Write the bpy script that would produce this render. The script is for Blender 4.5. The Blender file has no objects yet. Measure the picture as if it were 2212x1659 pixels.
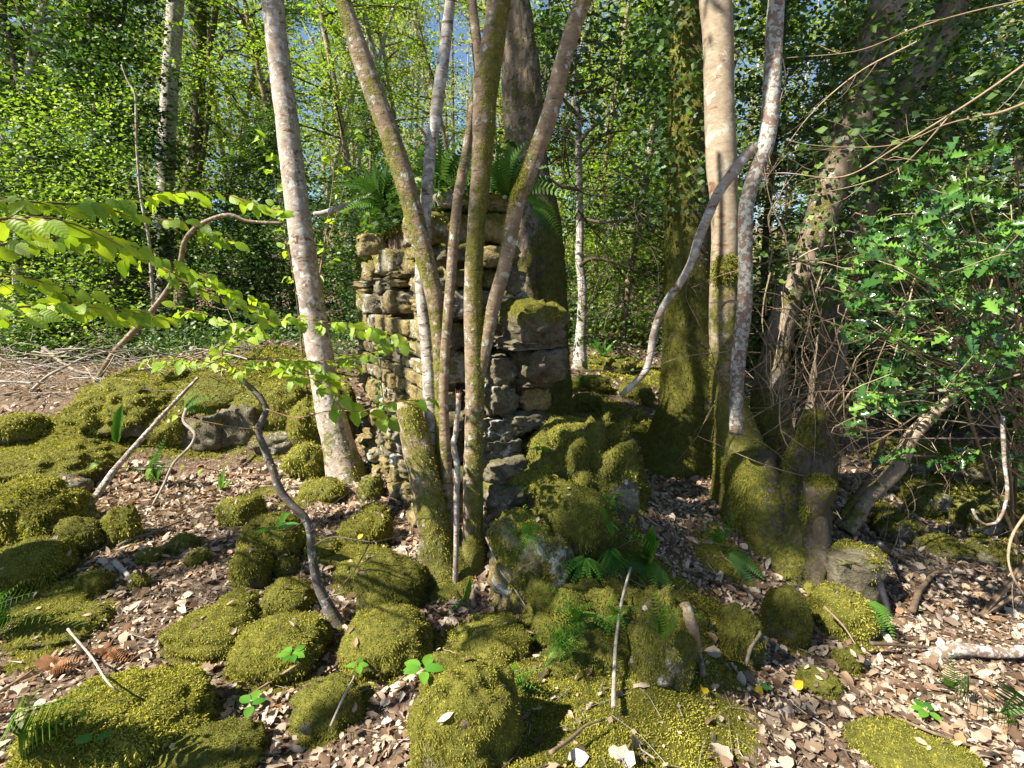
import bpy, math, random
import numpy as np
from mathutils import Vector, Matrix

rng = np.random.default_rng(11)
random.seed(11)
S = bpy.context.scene
COL = S.collection
R = math.radians

# ------------------------------------------------------------------ camera, sky, sun, exposure
EYE = np.array([0.0, 0.0, 1.55])
PITCH = R(10)
cam_data = bpy.data.cameras.new('camera')
cam_data.lens = 18
cam_data.sensor_width = 36
cam_data.clip_start = 0.02
cam_data.clip_end = 600
cam = bpy.data.objects.new('camera', cam_data)
cam.location = EYE
cam.rotation_euler = (R(90) - PITCH, 0, 0)
COL.objects.link(cam)
S.camera = cam

SUN = np.array([-0.74, -0.36, 0.86])
SUN /= np.linalg.norm(SUN)
w = bpy.data.worlds.new('World')
S.world = w
w.use_nodes = True
nt = w.node_tree
sky = nt.nodes.new('ShaderNodeTexSky')
sky.sky_type = 'NISHITA'
sky.sun_disc = False
sky.sun_elevation = math.asin(SUN[2])
sky.sun_rotation = math.atan2(SUN[0], SUN[1])
sky.air_density = 1.0
sky.dust_density = 0.4
sky.ozone_density = 4.0
bg = nt.nodes['Background']
bg.inputs['Strength'].default_value = 0.062
nt.links.new(sky.outputs[0], bg.inputs[0])
ld = bpy.data.lights.new('sun', 'SUN')
ld.energy = 5.0
ld.angle = R(0.55)
ld.color = (1.0, 0.93, 0.82)
sun = bpy.data.objects.new('sun', ld)
sun.rotation_euler = Vector(SUN).to_track_quat('Z', 'Y').to_euler()
sun.location = Vector(SUN) * 40
COL.objects.link(sun)
S.view_settings.view_transform = 'Standard'
S.view_settings.look = 'None'
S.view_settings.gamma = 1
S.view_settings.use_curve_mapping = False
S.view_settings.exposure = 1.68
S.cycles.use_denoising = True
S.cycles.max_bounces = 8
S.cycles.diffuse_bounces = 4
S.cycles.transmission_bounces = 4
S.cycles.sample_clamp_indirect = 6

# ------------------------------------------------------------------ helpers
CP, SP = math.cos(PITCH), math.sin(PITCH)


def ray(px, py):
    u, v = (px - 1106) / 1106, (py - 829.5) / 1106
    return np.array([u, CP - v * SP, -SP - v * CP])


def at(px, py, D):
    """the place a picture point has when it stands D metres ahead of the eye"""
    r = ray(px, py)
    return EYE + r * (D / r[1])


def metres(p, wpx):
    d = np.asarray(p) - EYE
    return wpx / 1106 * (d[1] * CP - d[2] * SP)


def _hash(ix, iy, iz, seed):
    h = (ix.astype(np.uint32) * np.uint32(374761393) + iy.astype(np.uint32) * np.uint32(668265263)
         + iz.astype(np.uint32) * np.uint32(2147483647) + np.uint32((seed * 1274126177) & 0xffffffff))
    h = (h ^ (h >> np.uint32(13))) * np.uint32(1274126177)
    h = (h ^ (h >> np.uint32(16))) * np.uint32(2246822519)
    h ^= h >> np.uint32(15)
    return h.astype(np.float64) / 4294967295.0


def vnoise(p, seed=0):
    p = np.asarray(p, float)
    i = np.floor(p).astype(np.int64)
    f = p - i
    f = f * f * f * (f * (f * 6 - 15) + 10)
    out = 0
    for dx in (0, 1):
        for dy in (0, 1):
            for dz in (0, 1):
                wgt = (f[:, 0] if dx else 1 - f[:, 0]) * (f[:, 1] if dy else 1 - f[:, 1]) * (f[:, 2] if dz else 1 - f[:, 2])
                out = out + wgt * _hash(i[:, 0] + dx, i[:, 1] + dy, i[:, 2] + dz, seed)
    return out * 2 - 1


def fbm(p, octv=4, seed=0, gain=0.5):
    p = np.asarray(p, float)
    out, a, tot = 0, 1.0, 0
    for o in range(octv):
        out = out + a * vnoise(p * (2.03 ** o) + 17.3 * o, seed + o)
        tot += a
        a *= gain
    return out / tot


def mk_mesh(name, V, F, mat=None, attrs=None, smooth=True):
    V = np.asarray(V, np.float32)
    Fs = [np.asarray(f, np.int32) for f in (F if isinstance(F, list) else [F]) if len(f)]
    me = bpy.data.meshes.new(name)
    me.vertices.add(len(V))
    me.vertices.foreach_set('co', V.ravel())
    li = np.concatenate([f.ravel() for f in Fs])
    cnt = np.concatenate([np.full(len(f), f.shape[1], np.int32) for f in Fs])
    me.loops.add(len(li))
    me.loops.foreach_set('vertex_index', li)
    me.polygons.add(len(cnt))
    me.polygons.foreach_set('loop_start', np.concatenate([[0], np.cumsum(cnt)[:-1]]).astype(np.int32))
    me.polygons.foreach_set('use_smooth', np.full(len(cnt), smooth, bool))
    for k, a in (attrs or {}).items():
        me.attributes.new(k, 'FLOAT', 'POINT').data.foreach_set('value', np.asarray(a, np.float32))
    me.update(calc_edges=True)
    if mat:
        me.materials.append(mat)
    return me


def tag(o, label=None, cat=None, group=None, kind=None):
    for k, v in (('label', label), ('category', cat), ('group', group), ('kind', kind)):
        if v:
            o[k] = v
    return o


def thing(name, label, cat, loc=(0, 0, 0), group=None):
    o = bpy.data.objects.new(name, None)
    o.empty_display_size = 0.1
    o.location = [float(c) for c in loc]
    COL.objects.link(o)
    return tag(o, label, cat, group)


def part(name, V, F, mat, parent, attrs=None, smooth=True, kind=None, label=None):
    """a mesh in world coordinates that becomes a child of an unrotated parent"""
    off = np.zeros(3)
    q = parent
    while q is not None:
        off = off + np.array(q.location)
        q = q.parent
    o = bpy.data.objects.new(name, mk_mesh(name, np.asarray(V) - off, F, mat, attrs, smooth))
    COL.objects.link(o)
    o.parent = parent
    return tag(o, label=label, kind=kind)


def solo(name, V, F, mat, label, cat, loc=None, attrs=None, smooth=True, group=None, kind=None):
    V = np.asarray(V, float)
    if loc is None:
        loc = np.array([V[:, 0].mean(), V[:, 1].mean(), V[:, 2].min()])
    o = bpy.data.objects.new(name, mk_mesh(name, V - loc, F, mat, attrs, smooth))
    o.location = [float(c) for c in loc]
    COL.objects.link(o)
    return tag(o, label, cat, group, kind)


def place(name, mesh, parent, M):
    """a shared mesh placed by a world matrix under an unrotated parent (or at top level)"""
    o = bpy.data.objects.new(name, mesh)
    if parent is not None:
        o.parent = parent
        M = Matrix.Translation(-Vector(parent.location)) @ M
    o.matrix_basis = M
    COL.objects.link(o)
    return o


def dup(root, loc, rotz=0.0, scale=1.0, label=None, group=None):
    r = root.copy()
    COL.objects.link(r)
    r.location = [float(c) for c in loc]
    r.rotation_euler = (0, 0, rotz)
    r.scale = (scale,) * 3 if not hasattr(scale, '__len__') else scale
    if label:
        r['label'] = label
    if group:
        r['group'] = group
    for ch in list(root.children):
        c = ch.copy()
        COL.objects.link(c)
        c.parent = r
        for g in list(ch.children):
            d = g.copy()
            COL.objects.link(d)
            d.parent = c
    return r


class MB:
    """collects pieces that become one mesh"""
    def __init__(self):
        self.V, self.F, self.A, self.n = [], {3: [], 4: []}, [], 0

    def add(self, V, F, rnd=0.0):
        V = np.asarray(V, float)
        F = np.asarray(F)
        self.V.append(V)
        self.F[F.shape[1]].append(F + self.n)
        self.A.append(np.full(len(V), rnd) if np.isscalar(rnd) else np.asarray(rnd))
        self.n += len(V)

    def get(self):
        Fs = [np.concatenate(f) for f in self.F.values() if f]
        return np.concatenate(self.V), Fs, {'rnd': np.concatenate(self.A)}

    def part(self, name, mat, parent, **k):
        V, F, A = self.get()
        return part(name, V, F, mat, parent, attrs=A, **k)

    def solo(self, name, mat, label, cat, **k):
        V, F, A = self.get()
        return solo(name, V, F, mat, label, cat, attrs=A, **k)


def smooth_path(P, step):
    """Catmull-Rom through the rows of P (any number of columns), resampled about every step metres"""
    P = np.asarray(P, float)
    if len(P) == 2:
        n = max(2, int(np.linalg.norm(P[1, :3] - P[0, :3]) / step) + 1)
        t = np.linspace(0, 1, n)[:, None]
        return P[0] * (1 - t) + P[1] * t
    Q = np.vstack([2 * P[0] - P[1], P, 2 * P[-1] - P[-2]])
    out = []
    for i in range(1, len(Q) - 2):
        a, b, c, d = Q[i - 1], Q[i], Q[i + 1], Q[i + 2]
        n = max(1, int(np.linalg.norm(c[:3] - b[:3]) / step))
        t = np.linspace(0, 1, n, endpoint=False)[:, None]
        out.append(0.5 * (2 * b + (c - a) * t + (2 * a - 5 * b + 4 * c - d) * t * t + (3 * b - a - 3 * c + d) * t ** 3))
    out.append(P[-1][None])
    return np.vstack(out)


def tube(P, rad, sides=8, amp=0.0, freq=6.0, seed=0, cap=True, lobes=0, lobe_amp=0.0, ridge=0.0):
    """a closed tube; returns V, [quads, tris], outward unit vectors"""
    P = np.asarray(P, float)
    rad = np.asarray(rad, float)
    n = len(P)
    T = np.gradient(P, axis=0)
    T /= np.linalg.norm(T, axis=1)[:, None] + 1e-9
    a = np.array([1.0, 0.1, 0.0]) if abs(T[0][0]) < 0.9 else np.array([0, 1.0, 0.1])
    U = np.zeros_like(P)
    u = a - T[0] * a.dot(T[0])
    for i in range(n):
        u = u - T[i] * u.dot(T[i])
        u /= np.linalg.norm(u) + 1e-9
        U[i] = u
    W = np.cross(T, U)
    th = np.linspace(0, 2 * math.pi, sides, endpoint=False)
    dirs = U[:, None, :] * np.cos(th)[None, :, None] + W[:, None, :] * np.sin(th)[None, :, None]
    r = rad[:, None] * np.ones((1, sides))
    if lobes:
        fall = np.asarray(lobe_amp)
        ph = seed * 1.7
        r = r * (1 + fall[:, None] * (0.5 + 0.5 * np.cos(lobes * th + ph)[None, :] * (0.6 + 0.4 * np.cos(2 * th + ph * 2)[None, :])))
    V = P[:, None, :] + dirs * r[:, :, None]
    if amp:
        nz = fbm(V.reshape(-1, 3) * freq, 4, seed).reshape(n, sides)
        V = P[:, None, :] + dirs * (r * (1 + amp * nz))[:, :, None]
    if ridge:
        q = V.reshape(-1, 3) * np.array([34, 34, 5.0])
        nz = np.abs(fbm(q, 2, seed + 9)).reshape(n, sides)
        V = V - dirs * (ridge * (0.3 - nz).clip(0, 1))[:, :, None]
    V = V.reshape(-1, 3)
    i = np.arange(n - 1)[:, None] * sides
    j = np.arange(sides)[None, :]
    k = (j + 1) % sides
    F = np.stack([i + j, i + k, i + sides + k, i + sides + j], -1).reshape(-1, 4)
    N = dirs.reshape(-1, 3)
    if cap:
        V = np.vstack([V, P[0], P[-1]])
        N = np.vstack([N, -T[0], T[-1]])
        c0, c1 = len(V) - 2, len(V) - 1
        js, ks = np.arange(sides), (np.arange(sides) + 1) % sides
        t0 = np.stack([ks, js, np.full(sides, c0)], -1)
        t1 = np.stack([js, ks, np.full(sides, -1)], -1) + (n - 1) * sides
        t1[:, 2] = c1
        return V, [F, np.vstack([t0, t1])], N
    return V, [F], N


def twig_to(mb, P, r0, r1, sides=5, rnd=None, step=0.03, amp=0.0):
    P = smooth_path(P, step)
    t = np.linspace(0, 1, len(P))
    V, F, N = tube(P, r0 * (1 - t) + r1 * t, sides, amp, 40, cap=False)
    mb.add(V, F[0], random.random() if rnd is None else rnd)
    return P


def tris_of(F):
    out = []
    for f in (F if isinstance(F, list) else [F]):
        if f.shape[1] == 3:
            out.append(f)
        else:
            out += [f[:, [0, 1, 2]], f[:, [0, 2, 3]]]
    return np.concatenate(out)


def fuzz(V, F, weight, count, length, width, droop=0.35, lean=0.6, seed=0, only_top=None):
    """count small moss shoots rooted on the surface (diamond shaped blades); returns V, F, rnd"""
    g = np.random.default_rng(seed + 5)
    T = tris_of(F)
    a, b, c = V[T[:, 0]], V[T[:, 1]], V[T[:, 2]]
    nr = np.cross(b - a, c - a)
    ar = np.linalg.norm(nr, axis=1)
    nr = nr / (ar[:, None] + 1e-12)
    wt = ar * weight[T].mean(1)
    if only_top is not None:
        wt = wt * (nr[:, 2] > only_top)
    if wt.sum() <= 0:
        return np.zeros((0, 3)), np.zeros((0, 4), int), np.zeros(0)
    count = int(count)
    pick = g.choice(len(T), count, p=wt / wt.sum())
    u, v = g.random(count), g.random(count)
    s = u + v > 1
    u[s], v[s] = 1 - u[s], 1 - v[s]
    p = a[pick] + (b - a)[pick] * u[:, None] + (c - a)[pick] * v[:, None]
    n = nr[pick]
    big = fbm(p * 9, 2, seed)
    L = length * (0.45 + 0.9 * g.random(count)) * (1 + 0.5 * big)
    d = n + lean * g.normal(size=(count, 3)) + np.array([0, 0, -droop]) * (1 - n[:, 2:3])
    d /= np.linalg.norm(d, axis=1)[:, None]
    sd = np.cross(d, g.normal(size=(count, 3)))
    sd /= np.linalg.norm(sd, axis=1)[:, None] + 1e-9
    p = p - n * length * 0.15
    mid = p + d * (L * 0.5)[:, None] + n * (L * 0.12)[:, None]
    tip = p + d * L[:, None] + np.array([0, 0, -0.25]) * L[:, None]
    hw = (width * (0.6 + 0.8 * g.random(count)))[:, None] * 0.5
    VV = np.stack([p, mid - sd * hw, tip, mid + sd * hw], 1).reshape(-1, 3)
    FF = np.arange(count * 4).reshape(-1, 4)
    rn = np.repeat((0.5 + 0.42 * big + 0.3 * (g.random(count) - 0.5)).clip(0, 1), 4)
    return VV, FF, rn


# ------------------------------------------------------------------ materials
class NG:
    def __init__(self, name):
        self.m = bpy.data.materials.new(name)
        self.m.use_nodes = True
        self.t = self.m.node_tree
        self.b = self.t.nodes['Principled BSDF']
        self.out = self.t.nodes['Material Output']

    def n(self, typ, ins=None, **props):
        nd = self.t.nodes.new('ShaderNode' + typ)
        for k, v in props.items():
            setattr(nd, k, v)
        for k, v in (ins or {}).items():
            self.put(nd.inputs[k], v)
        return nd

    def put(self, sock, v):
        if isinstance(v, bpy.types.NodeSocket):
            self.t.links.new(v, sock)
        elif isinstance(v, tuple) and len(v) == 3 and sock.type == 'RGBA':
            sock.default_value = (*v, 1)
        else:
            sock.default_value = v

    def coords(self, scale=(1, 1, 1)):
        tc = self.n('TexCoord')
        return self.n('Mapping', {'Vector': tc.outputs['Object'], 'Scale': scale}).outputs[0]

    def noise(self, vec, scale, detail=4, rough=0.6, dist=0.0):
        nd = self.n('TexNoise', {'Scale': scale, 'Detail': detail, 'Roughness': rough, 'Distortion': dist})
        if vec is not None:
            self.put(nd.inputs['Vector'], vec)
        return nd.outputs['Fac']

    def ramp(self, fac, *stops):
        nd = self.n('ValToRGB', {'Fac': fac})
        cr = nd.color_ramp
        while len(cr.elements) < len(stops):
            cr.elements.new(0.5)
        for e, (p, c) in zip(cr.elements, stops):
            e.position = p
            e.color = (*c, 1) if hasattr(c, '__len__') else (c, c, c, 1)
        return nd.outputs[0]

    def mix(self, f, a, b, blend='MIX'):
        nd = self.n('MixRGB', {'Fac': f, 'Color1': a, 'Color2': b}, blend_type=blend)
        return nd.outputs[0]

    def math(self, op, a, b=0.0, clamp=False):
        return self.n('Math', {0: a, 1: b}, operation=op, use_clamp=clamp).outputs[0]

    def attr(self, name):
        return self.n('Attribute', attribute_name=name).outputs['Fac']

    def finish(self, col, rough=0.8, height=None, bump=0.5, dist=0.01, spec=0.3):
        self.put(self.b.inputs['Base Color'], col)
        self.put(self.b.inputs['Roughness'], rough)
        self.b.inputs['Specular IOR Level'].default_value = spec
        if height is not None:
            nd = self.n('Bump', {'Height': height, 'Strength': bump, 'Distance': dist})
            self.t.links.new(nd.outputs[0], self.b.inputs['Normal'])
        return self.m


MOSS_A, MOSS_B, MOSS_C = (0.05, 0.055, 0.008), (0.115, 0.115, 0.014), (0.21, 0.185, 0.03)


def bark(name, c1, c2, lichen, lich_cut, scale=8, band=1.0, bump=0.5, lscale=14, c3=None, red_cut=0.62):
    g = NG(name)
    v = g.coords((1, 1, band))
    v1 = g.coords()
    a = g.noise(v, scale, 5, 0.65, 0.4)
    fine = g.noise(v, scale * 6, 4, 0.7)
    col = g.ramp(a, (0.3, c1), (0.7, c2))
    if c3:
        rm = g.ramp(g.noise(v, scale * 1.7, 4, 0.6, 0.8), (red_cut, 0.0), (red_cut + 0.05, 1.0))
        col = g.mix(rm, col, c3)
    col = g.mix(0.5, col, g.ramp(fine, (0.25, (0.3, 0.3, 0.3)), (0.7, (1.35, 1.3, 1.25))), 'MULTIPLY')
    vor = g.n('TexVoronoi', {'Vector': v1, 'Scale': lscale * 1.3, 'Randomness': 1.0}).outputs['Distance']
    ln = g.math('ADD', g.noise(v1, lscale, 5, 0.7, 1.0), g.math('MULTIPLY', vor, -0.25))
    lm = g.ramp(ln, (lich_cut - 0.1, 0.0), (lich_cut - 0.06, 1.0))
    lcol = g.mix(g.noise(v1, 60, 3), lichen, tuple(x * 0.62 for x in lichen))
    col = g.mix(g.math('MULTIPLY', lm, 0.85), col, lcol)
    mm = g.math('ADD', g.attr('moss'), g.math('MULTIPLY', g.math('SUBTRACT', g.noise(v1, 24, 6, 0.75), 0.5), 1.7))
    mm = g.math('ADD', mm, g.math('MULTIPLY', g.math('SUBTRACT', g.noise(v1, 5, 3, 0.6), 0.5), 1.1))
    mm = g.ramp(mm, (0.42, 0.0), (0.60, 1.0))
    mcol = g.ramp(g.noise(v1, 26, 4, 0.7), (0.3, MOSS_A), (0.52, MOSS_B), (0.75, MOSS_C))
    col = g.mix(g.math('MULTIPLY', mm, 0.9), col, mcol)
    h = g.math('ADD', g.math('ADD', a, g.math('MULTIPLY', fine, 0.6)), g.math('ADD', g.math('MULTIPLY', mm, g.noise(v1, 120, 2)), g.math('MULTIPLY', lm, 0.15)))
    return g.finish(col, 0.85, h, bump, 0.012, 0.2)


def stone_mat(name, c1, c2, c3, pale, cut=0.62):
    g = NG(name)
    v = g.coords()
    oi = g.n('ObjectInfo').outputs['Random']
    v = g.n('VectorMath', {0: v, 1: g.n('CombineXYZ', {0: g.math('MULTIPLY', oi, 37.0), 1: g.math('MULTIPLY', oi, 11.0)}).outputs[0]}, operation='ADD').outputs[0]
    a = g.noise(v, 7, 6, 0.65, 0.5)
    f = g.noise(v, 55, 5, 0.7)
    col = g.ramp(a, (0.3, c1), (0.5, c2), (0.72, c3))
    pm = g.ramp(g.math('ADD', g.noise(v, 11, 5, 0.65, 0.8), g.math('MULTIPLY', g.math('SUBTRACT', oi, 0.5), 0.3)), (cut, 0.0), (cut + 0.05, 1.0))
    col = g.mix(pm, col, g.mix(f, pale, tuple(x * 0.55 for x in pale)))
    col = g.mix(0.75, col, g.ramp(f, (0.3, (0.35, 0.35, 0.33)), (0.62, (1.25, 1.25, 1.2))), 'MULTIPLY')
    mm = g.math('ADD', g.attr('moss'), g.math('MULTIPLY', g.math('SUBTRACT', g.noise(v, 22, 5, 0.7), 0.5), 1.2))
    mm = g.ramp(mm, (0.42, 0.0), (0.62, 1.0))
    mcol = g.ramp(g.noise(v, 30, 4, 0.7), (0.3, MOSS_A), (0.52, MOSS_B), (0.75, MOSS_C))
    col = g.mix(g.math('MULTIPLY', mm, 0.92), col, mcol)
    return g.finish(col, 0.9, g.math('ADD', g.math('MULTIPLY', a, 1.2), f), 0.9, 0.02, 0.15)


def leaf_mat(name, stops, trans, tfac=0.45, rough=0.5, spec=0.4, vein=False, world_var=0.0):
    g = NG(name)
    t = g.math('FRACT', g.math('ADD', g.attr('rnd'), g.n('ObjectInfo').outputs['Random']))
    if world_var:
        pos = g.n('NewGeometry').outputs['Position']
        wn = g.ramp(g.noise(pos, 4.5, 5, 0.65), (0.32, 0.0), (0.68, 1.0))
        t = g.math('ADD', g.math('MULTIPLY', t, 1 - world_var), g.math('MULTIPLY', wn, world_var))
    col = g.ramp(t, *stops)
    tcol = g.mix(1.0, col, trans, 'MULTIPLY')
    h = None
    if vein:
        tc = g.n('TexCoord').outputs['Object']
        sp = g.n('SeparateXYZ', {0: tc})
        ph = g.math('SUBTRACT', sp.outputs['Y'], g.math('MULTIPLY', g.math('ABSOLUTE', sp.outputs['X']), 0.75))
        h = g.math('SINE', g.math('MULTIPLY', ph, 44.0))
        vm = g.math('GREATER_THAN', h, 0.82)
        mid = g.math('LESS_THAN', g.math('ABSOLUTE', sp.outputs['X']), 0.014)
        vm = g.math('MAXIMUM', vm, mid)
        col = g.mix(g.math('MULTIPLY', vm, 0.12), col, tuple(min(1, x * 1.5 + 0.03) for x in stops[-1][1]))
    g.finish(col, rough, h, 0.12, 0.02, spec)
    tr = g.n('BsdfTranslucent', {'Color': tcol})
    mx = g.n('MixShader', {0: tfac, 1: g.b.outputs[0], 2: tr.outputs[0]})
    g.t.links.new(mx.outputs[0], g.out.inputs['Surface'])
    return g.m


def ramp_mat(name, stops, rough=0.8, nscale=30, spec=0.2):
    g = NG(name)
    t = g.math('FRACT', g.math('ADD', g.attr('rnd'), g.n('ObjectInfo').outputs['Random']))
    v = g.coords()
    nz = g.noise(v, nscale, 4, 0.7)
    col = g.mix(0.8, g.ramp(t, *stops), g.ramp(nz, (0.25, (0.4, 0.4, 0.4)), (0.7, (1.3, 1.3, 1.3))), 'MULTIPLY')
    return g.finish(col, rough, nz, 0.4, 0.004, spec)


M = {}
M['bark_pale'] = bark('pale lichen bark', (0.25, 0.19, 0.145), (0.42, 0.365, 0.30), (0.62, 0.62, 0.57), 0.52, 6, 1.6, 0.45, 17, (0.17, 0.095, 0.055), 0.585)
M['bark_hazel'] = bark('brown hazel bark', (0.15, 0.108, 0.068), (0.31, 0.235, 0.155), (0.50, 0.52, 0.45), 0.55, 8, 2.6, 0.55, 20, (0.11, 0.065, 0.04), 0.60)
M['bark_silver'] = bark('silver birch bark', (0.20, 0.17, 0.14), (0.46, 0.43, 0.38), (0.62, 0.62, 0.58), 0.52, 6, 4.0, 0.4, 12, (0.12, 0.09, 0.07), 0.56)
M['bark_sapling'] = bark('dark sapling bark with pale rings', (0.07, 0.058, 0.048), (0.17, 0.15, 0.125), (0.42, 0.44, 0.42), 0.57, 9, 3.0, 0.4, 26)
M['bark_beige'] = bark('smooth beige bark', (0.22, 0.17, 0.115), (0.33, 0.27, 0.19), (0.44, 0.43, 0.35), 0.58, 5, 1.8, 0.4, 8, (0.19, 0.10, 0.06), 0.61)
M['bark_flaky'] = bark('grey lichen bark over red brown', (0.16, 0.105, 0.075), (0.25, 0.18, 0.135), (0.46, 0.49, 0.44), 0.46, 9, 3.0, 0.4, 30)
M['bark_rough'] = bark('ridged grey brown bark', (0.075, 0.056, 0.038), (0.29, 0.235, 0.17), (0.45, 0.43, 0.36), 0.62, 6, 0.16, 1.0, 14)
M['bark_dark'] = bark('dark bark', (0.055, 0.043, 0.03), (0.13, 0.105, 0.075), (0.3, 0.3, 0.26), 0.66, 8, 0.4, 0.8, 9)
M['stone_ochre'] = stone_mat('ochre wall stone', (0.10, 0.078, 0.032), (0.235, 0.185, 0.082), (0.36, 0.29, 0.145), (0.50, 0.49, 0.42))
M['stone_grey'] = stone_mat('grey lichen stone', (0.06, 0.052, 0.032), (0.14, 0.122, 0.08), (0.235, 0.21, 0.15), (0.50, 0.50, 0.43), 0.64)
M['moss'] = leaf_mat('moss shoots', [(0.0, (0.11, 0.075, 0.022)), (0.22, (0.185, 0.168, 0.028)), (0.55, (0.315, 0.30, 0.042)), (1.0, (0.47, 0.435, 0.085))], (0.95, 1.0, 0.5), 0.25, 0.8, 0.1, world_var=0.5)
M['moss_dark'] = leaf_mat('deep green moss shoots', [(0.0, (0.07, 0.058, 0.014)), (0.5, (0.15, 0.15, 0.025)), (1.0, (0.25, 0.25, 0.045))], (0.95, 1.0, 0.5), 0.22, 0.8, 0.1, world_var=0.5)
M['beech'] = leaf_mat('young beech leaf', [(0.0, (0.17, 0.30, 0.018)), (0.5, (0.25, 0.40, 0.024)), (1.0, (0.35, 0.48, 0.036))], (1.3, 1.2, 0.6), 0.5, 0.45, 0.4, True)
M['leaf_bright'] = leaf_mat('spring leaf', [(0.0, (0.11, 0.20, 0.015)), (0.5, (0.20, 0.33, 0.022)), (1.0, (0.32, 0.43, 0.05))], (1.2, 1.2, 0.6), 0.5, 0.5, 0.3)
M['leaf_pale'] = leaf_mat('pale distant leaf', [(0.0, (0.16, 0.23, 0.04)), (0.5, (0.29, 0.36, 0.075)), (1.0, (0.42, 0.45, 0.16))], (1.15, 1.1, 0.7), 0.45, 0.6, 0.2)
M['leaf_dark'] = leaf_mat('dark evergreen leaf', [(0.0, (0.022, 0.045, 0.012)), (0.5, (0.04, 0.085, 0.02)), (0.8, (0.07, 0.14, 0.026)), (1.0, (0.17, 0.25, 0.04))], (1.6, 1.8, 0.6), 0.3, 0.5, 0.4)
M['holly'] = leaf_mat('glossy holly leaf', [(0.0, (0.02, 0.06, 0.018)), (0.45, (0.045, 0.12, 0.024)), (0.8, (0.085, 0.20, 0.03)), (1.0, (0.15, 0.29, 0.04))], (1.3, 1.4, 0.6), 0.25, 0.18, 0.7)
M['fern'] = leaf_mat('fern green', [(0.0, (0.045, 0.12, 0.02)), (0.5, (0.085, 0.19, 0.026)), (1.0, (0.16, 0.29, 0.035))], (1.2, 1.3, 0.6), 0.4, 0.5, 0.3)
M['spleen'] = leaf_mat('bright spleenwort green', [(0.0, (0.07, 0.19, 0.025)), (1.0, (0.16, 0.34, 0.04))], (1.2, 1.3, 0.6), 0.4, 0.5, 0.3)
M['fern_dead'] = leaf_mat('dead fern brown', [(0.0, (0.20, 0.09, 0.035)), (1.0, (0.36, 0.19, 0.085))], (1.1, 0.9, 0.6), 0.35, 0.7, 0.2)
M['herb'] = leaf_mat('fresh herb green', [(0.0, (0.06, 0.2, 0.02)), (1.0, (0.15, 0.34, 0.035))], (1.2, 1.2, 0.6), 0.45, 0.35, 0.5)
M['litter'] = leaf_mat('dead leaf', [(0.0, (0.10, 0.062, 0.038)), (0.25, (0.22, 0.145, 0.09)), (0.5, (0.39, 0.315, 0.225)), (0.75, (0.52, 0.44, 0.345)), (0.9, (0.32, 0.18, 0.085)), (1.0, (0.56, 0.50, 0.42))], (1.0, 0.85, 0.6), 0.25, 0.7, 0.25)
M['yellow_leaf'] = leaf_mat('yellow leaf', [(0.0, (0.6, 0.38, 0.01)), (1.0, (0.75, 0.55, 0.03))], (1.0, 1.0, 0.5), 0.4, 0.5, 0.3)
M['twig_grey'] = ramp_mat('grey dead twig', [(0.0, (0.15, 0.12, 0.09)), (0.5, (0.30, 0.25, 0.20)), (1.0, (0.46, 0.41, 0.35))])
M['twig_tan'] = ramp_mat('tan twig', [(0.0, (0.13, 0.09, 0.055)), (0.5, (0.24, 0.17, 0.105)), (1.0, (0.36, 0.28, 0.18))])
M['twig_dark'] = ramp_mat('dark twig', [(0.0, (0.045, 0.033, 0.024)), (0.6, (0.10, 0.075, 0.05)), (1.0, (0.20, 0.16, 0.11))])
M['twig_red'] = ramp_mat('reddish beech twig', [(0.0, (0.15, 0.07, 0.04)), (1.0, (0.26, 0.14, 0.085))])
M['black'] = ramp_mat('black rotten wood', [(0.0, (0.02, 0.02, 0.022)), (1.0, (0.035, 0.035, 0.04))], 0.45, 20, 0.4)


def earth_mat():
    g = NG('woodland soil')
    v = g.coords()
    a = g.noise(v, 3.0, 6, 0.7)
    f = g.noise(v, 38, 6, 0.75)
    col = g.ramp(f, (0.3, (0.045, 0.031, 0.021)), (0.48, (0.13, 0.09, 0.06)), (0.6, (0.27, 0.19, 0.135)), (0.72, (0.40, 0.31, 0.24)))
    mm = g.math('ADD', g.attr('moss'), g.math('MULTIPLY', g.math('SUBTRACT', g.noise(v, 9, 5, 0.7), 0.5), 1.4))
    mm = g.ramp(mm, (0.42, 0.0), (0.6, 1.0))
    mcol = g.ramp(g.noise(v, 45, 4, 0.7), (0.3, MOSS_A), (0.52, MOSS_B), (0.75, MOSS_C))
    col = g.mix(g.math('MULTIPLY', mm, 0.92), col, mcol)
    return g.finish(col, 0.95, g.math('ADD', f, g.math('MULTIPLY', a, 0.5)), 1.0, 0.03, 0.1)


M['earth'] = earth_mat()

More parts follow.
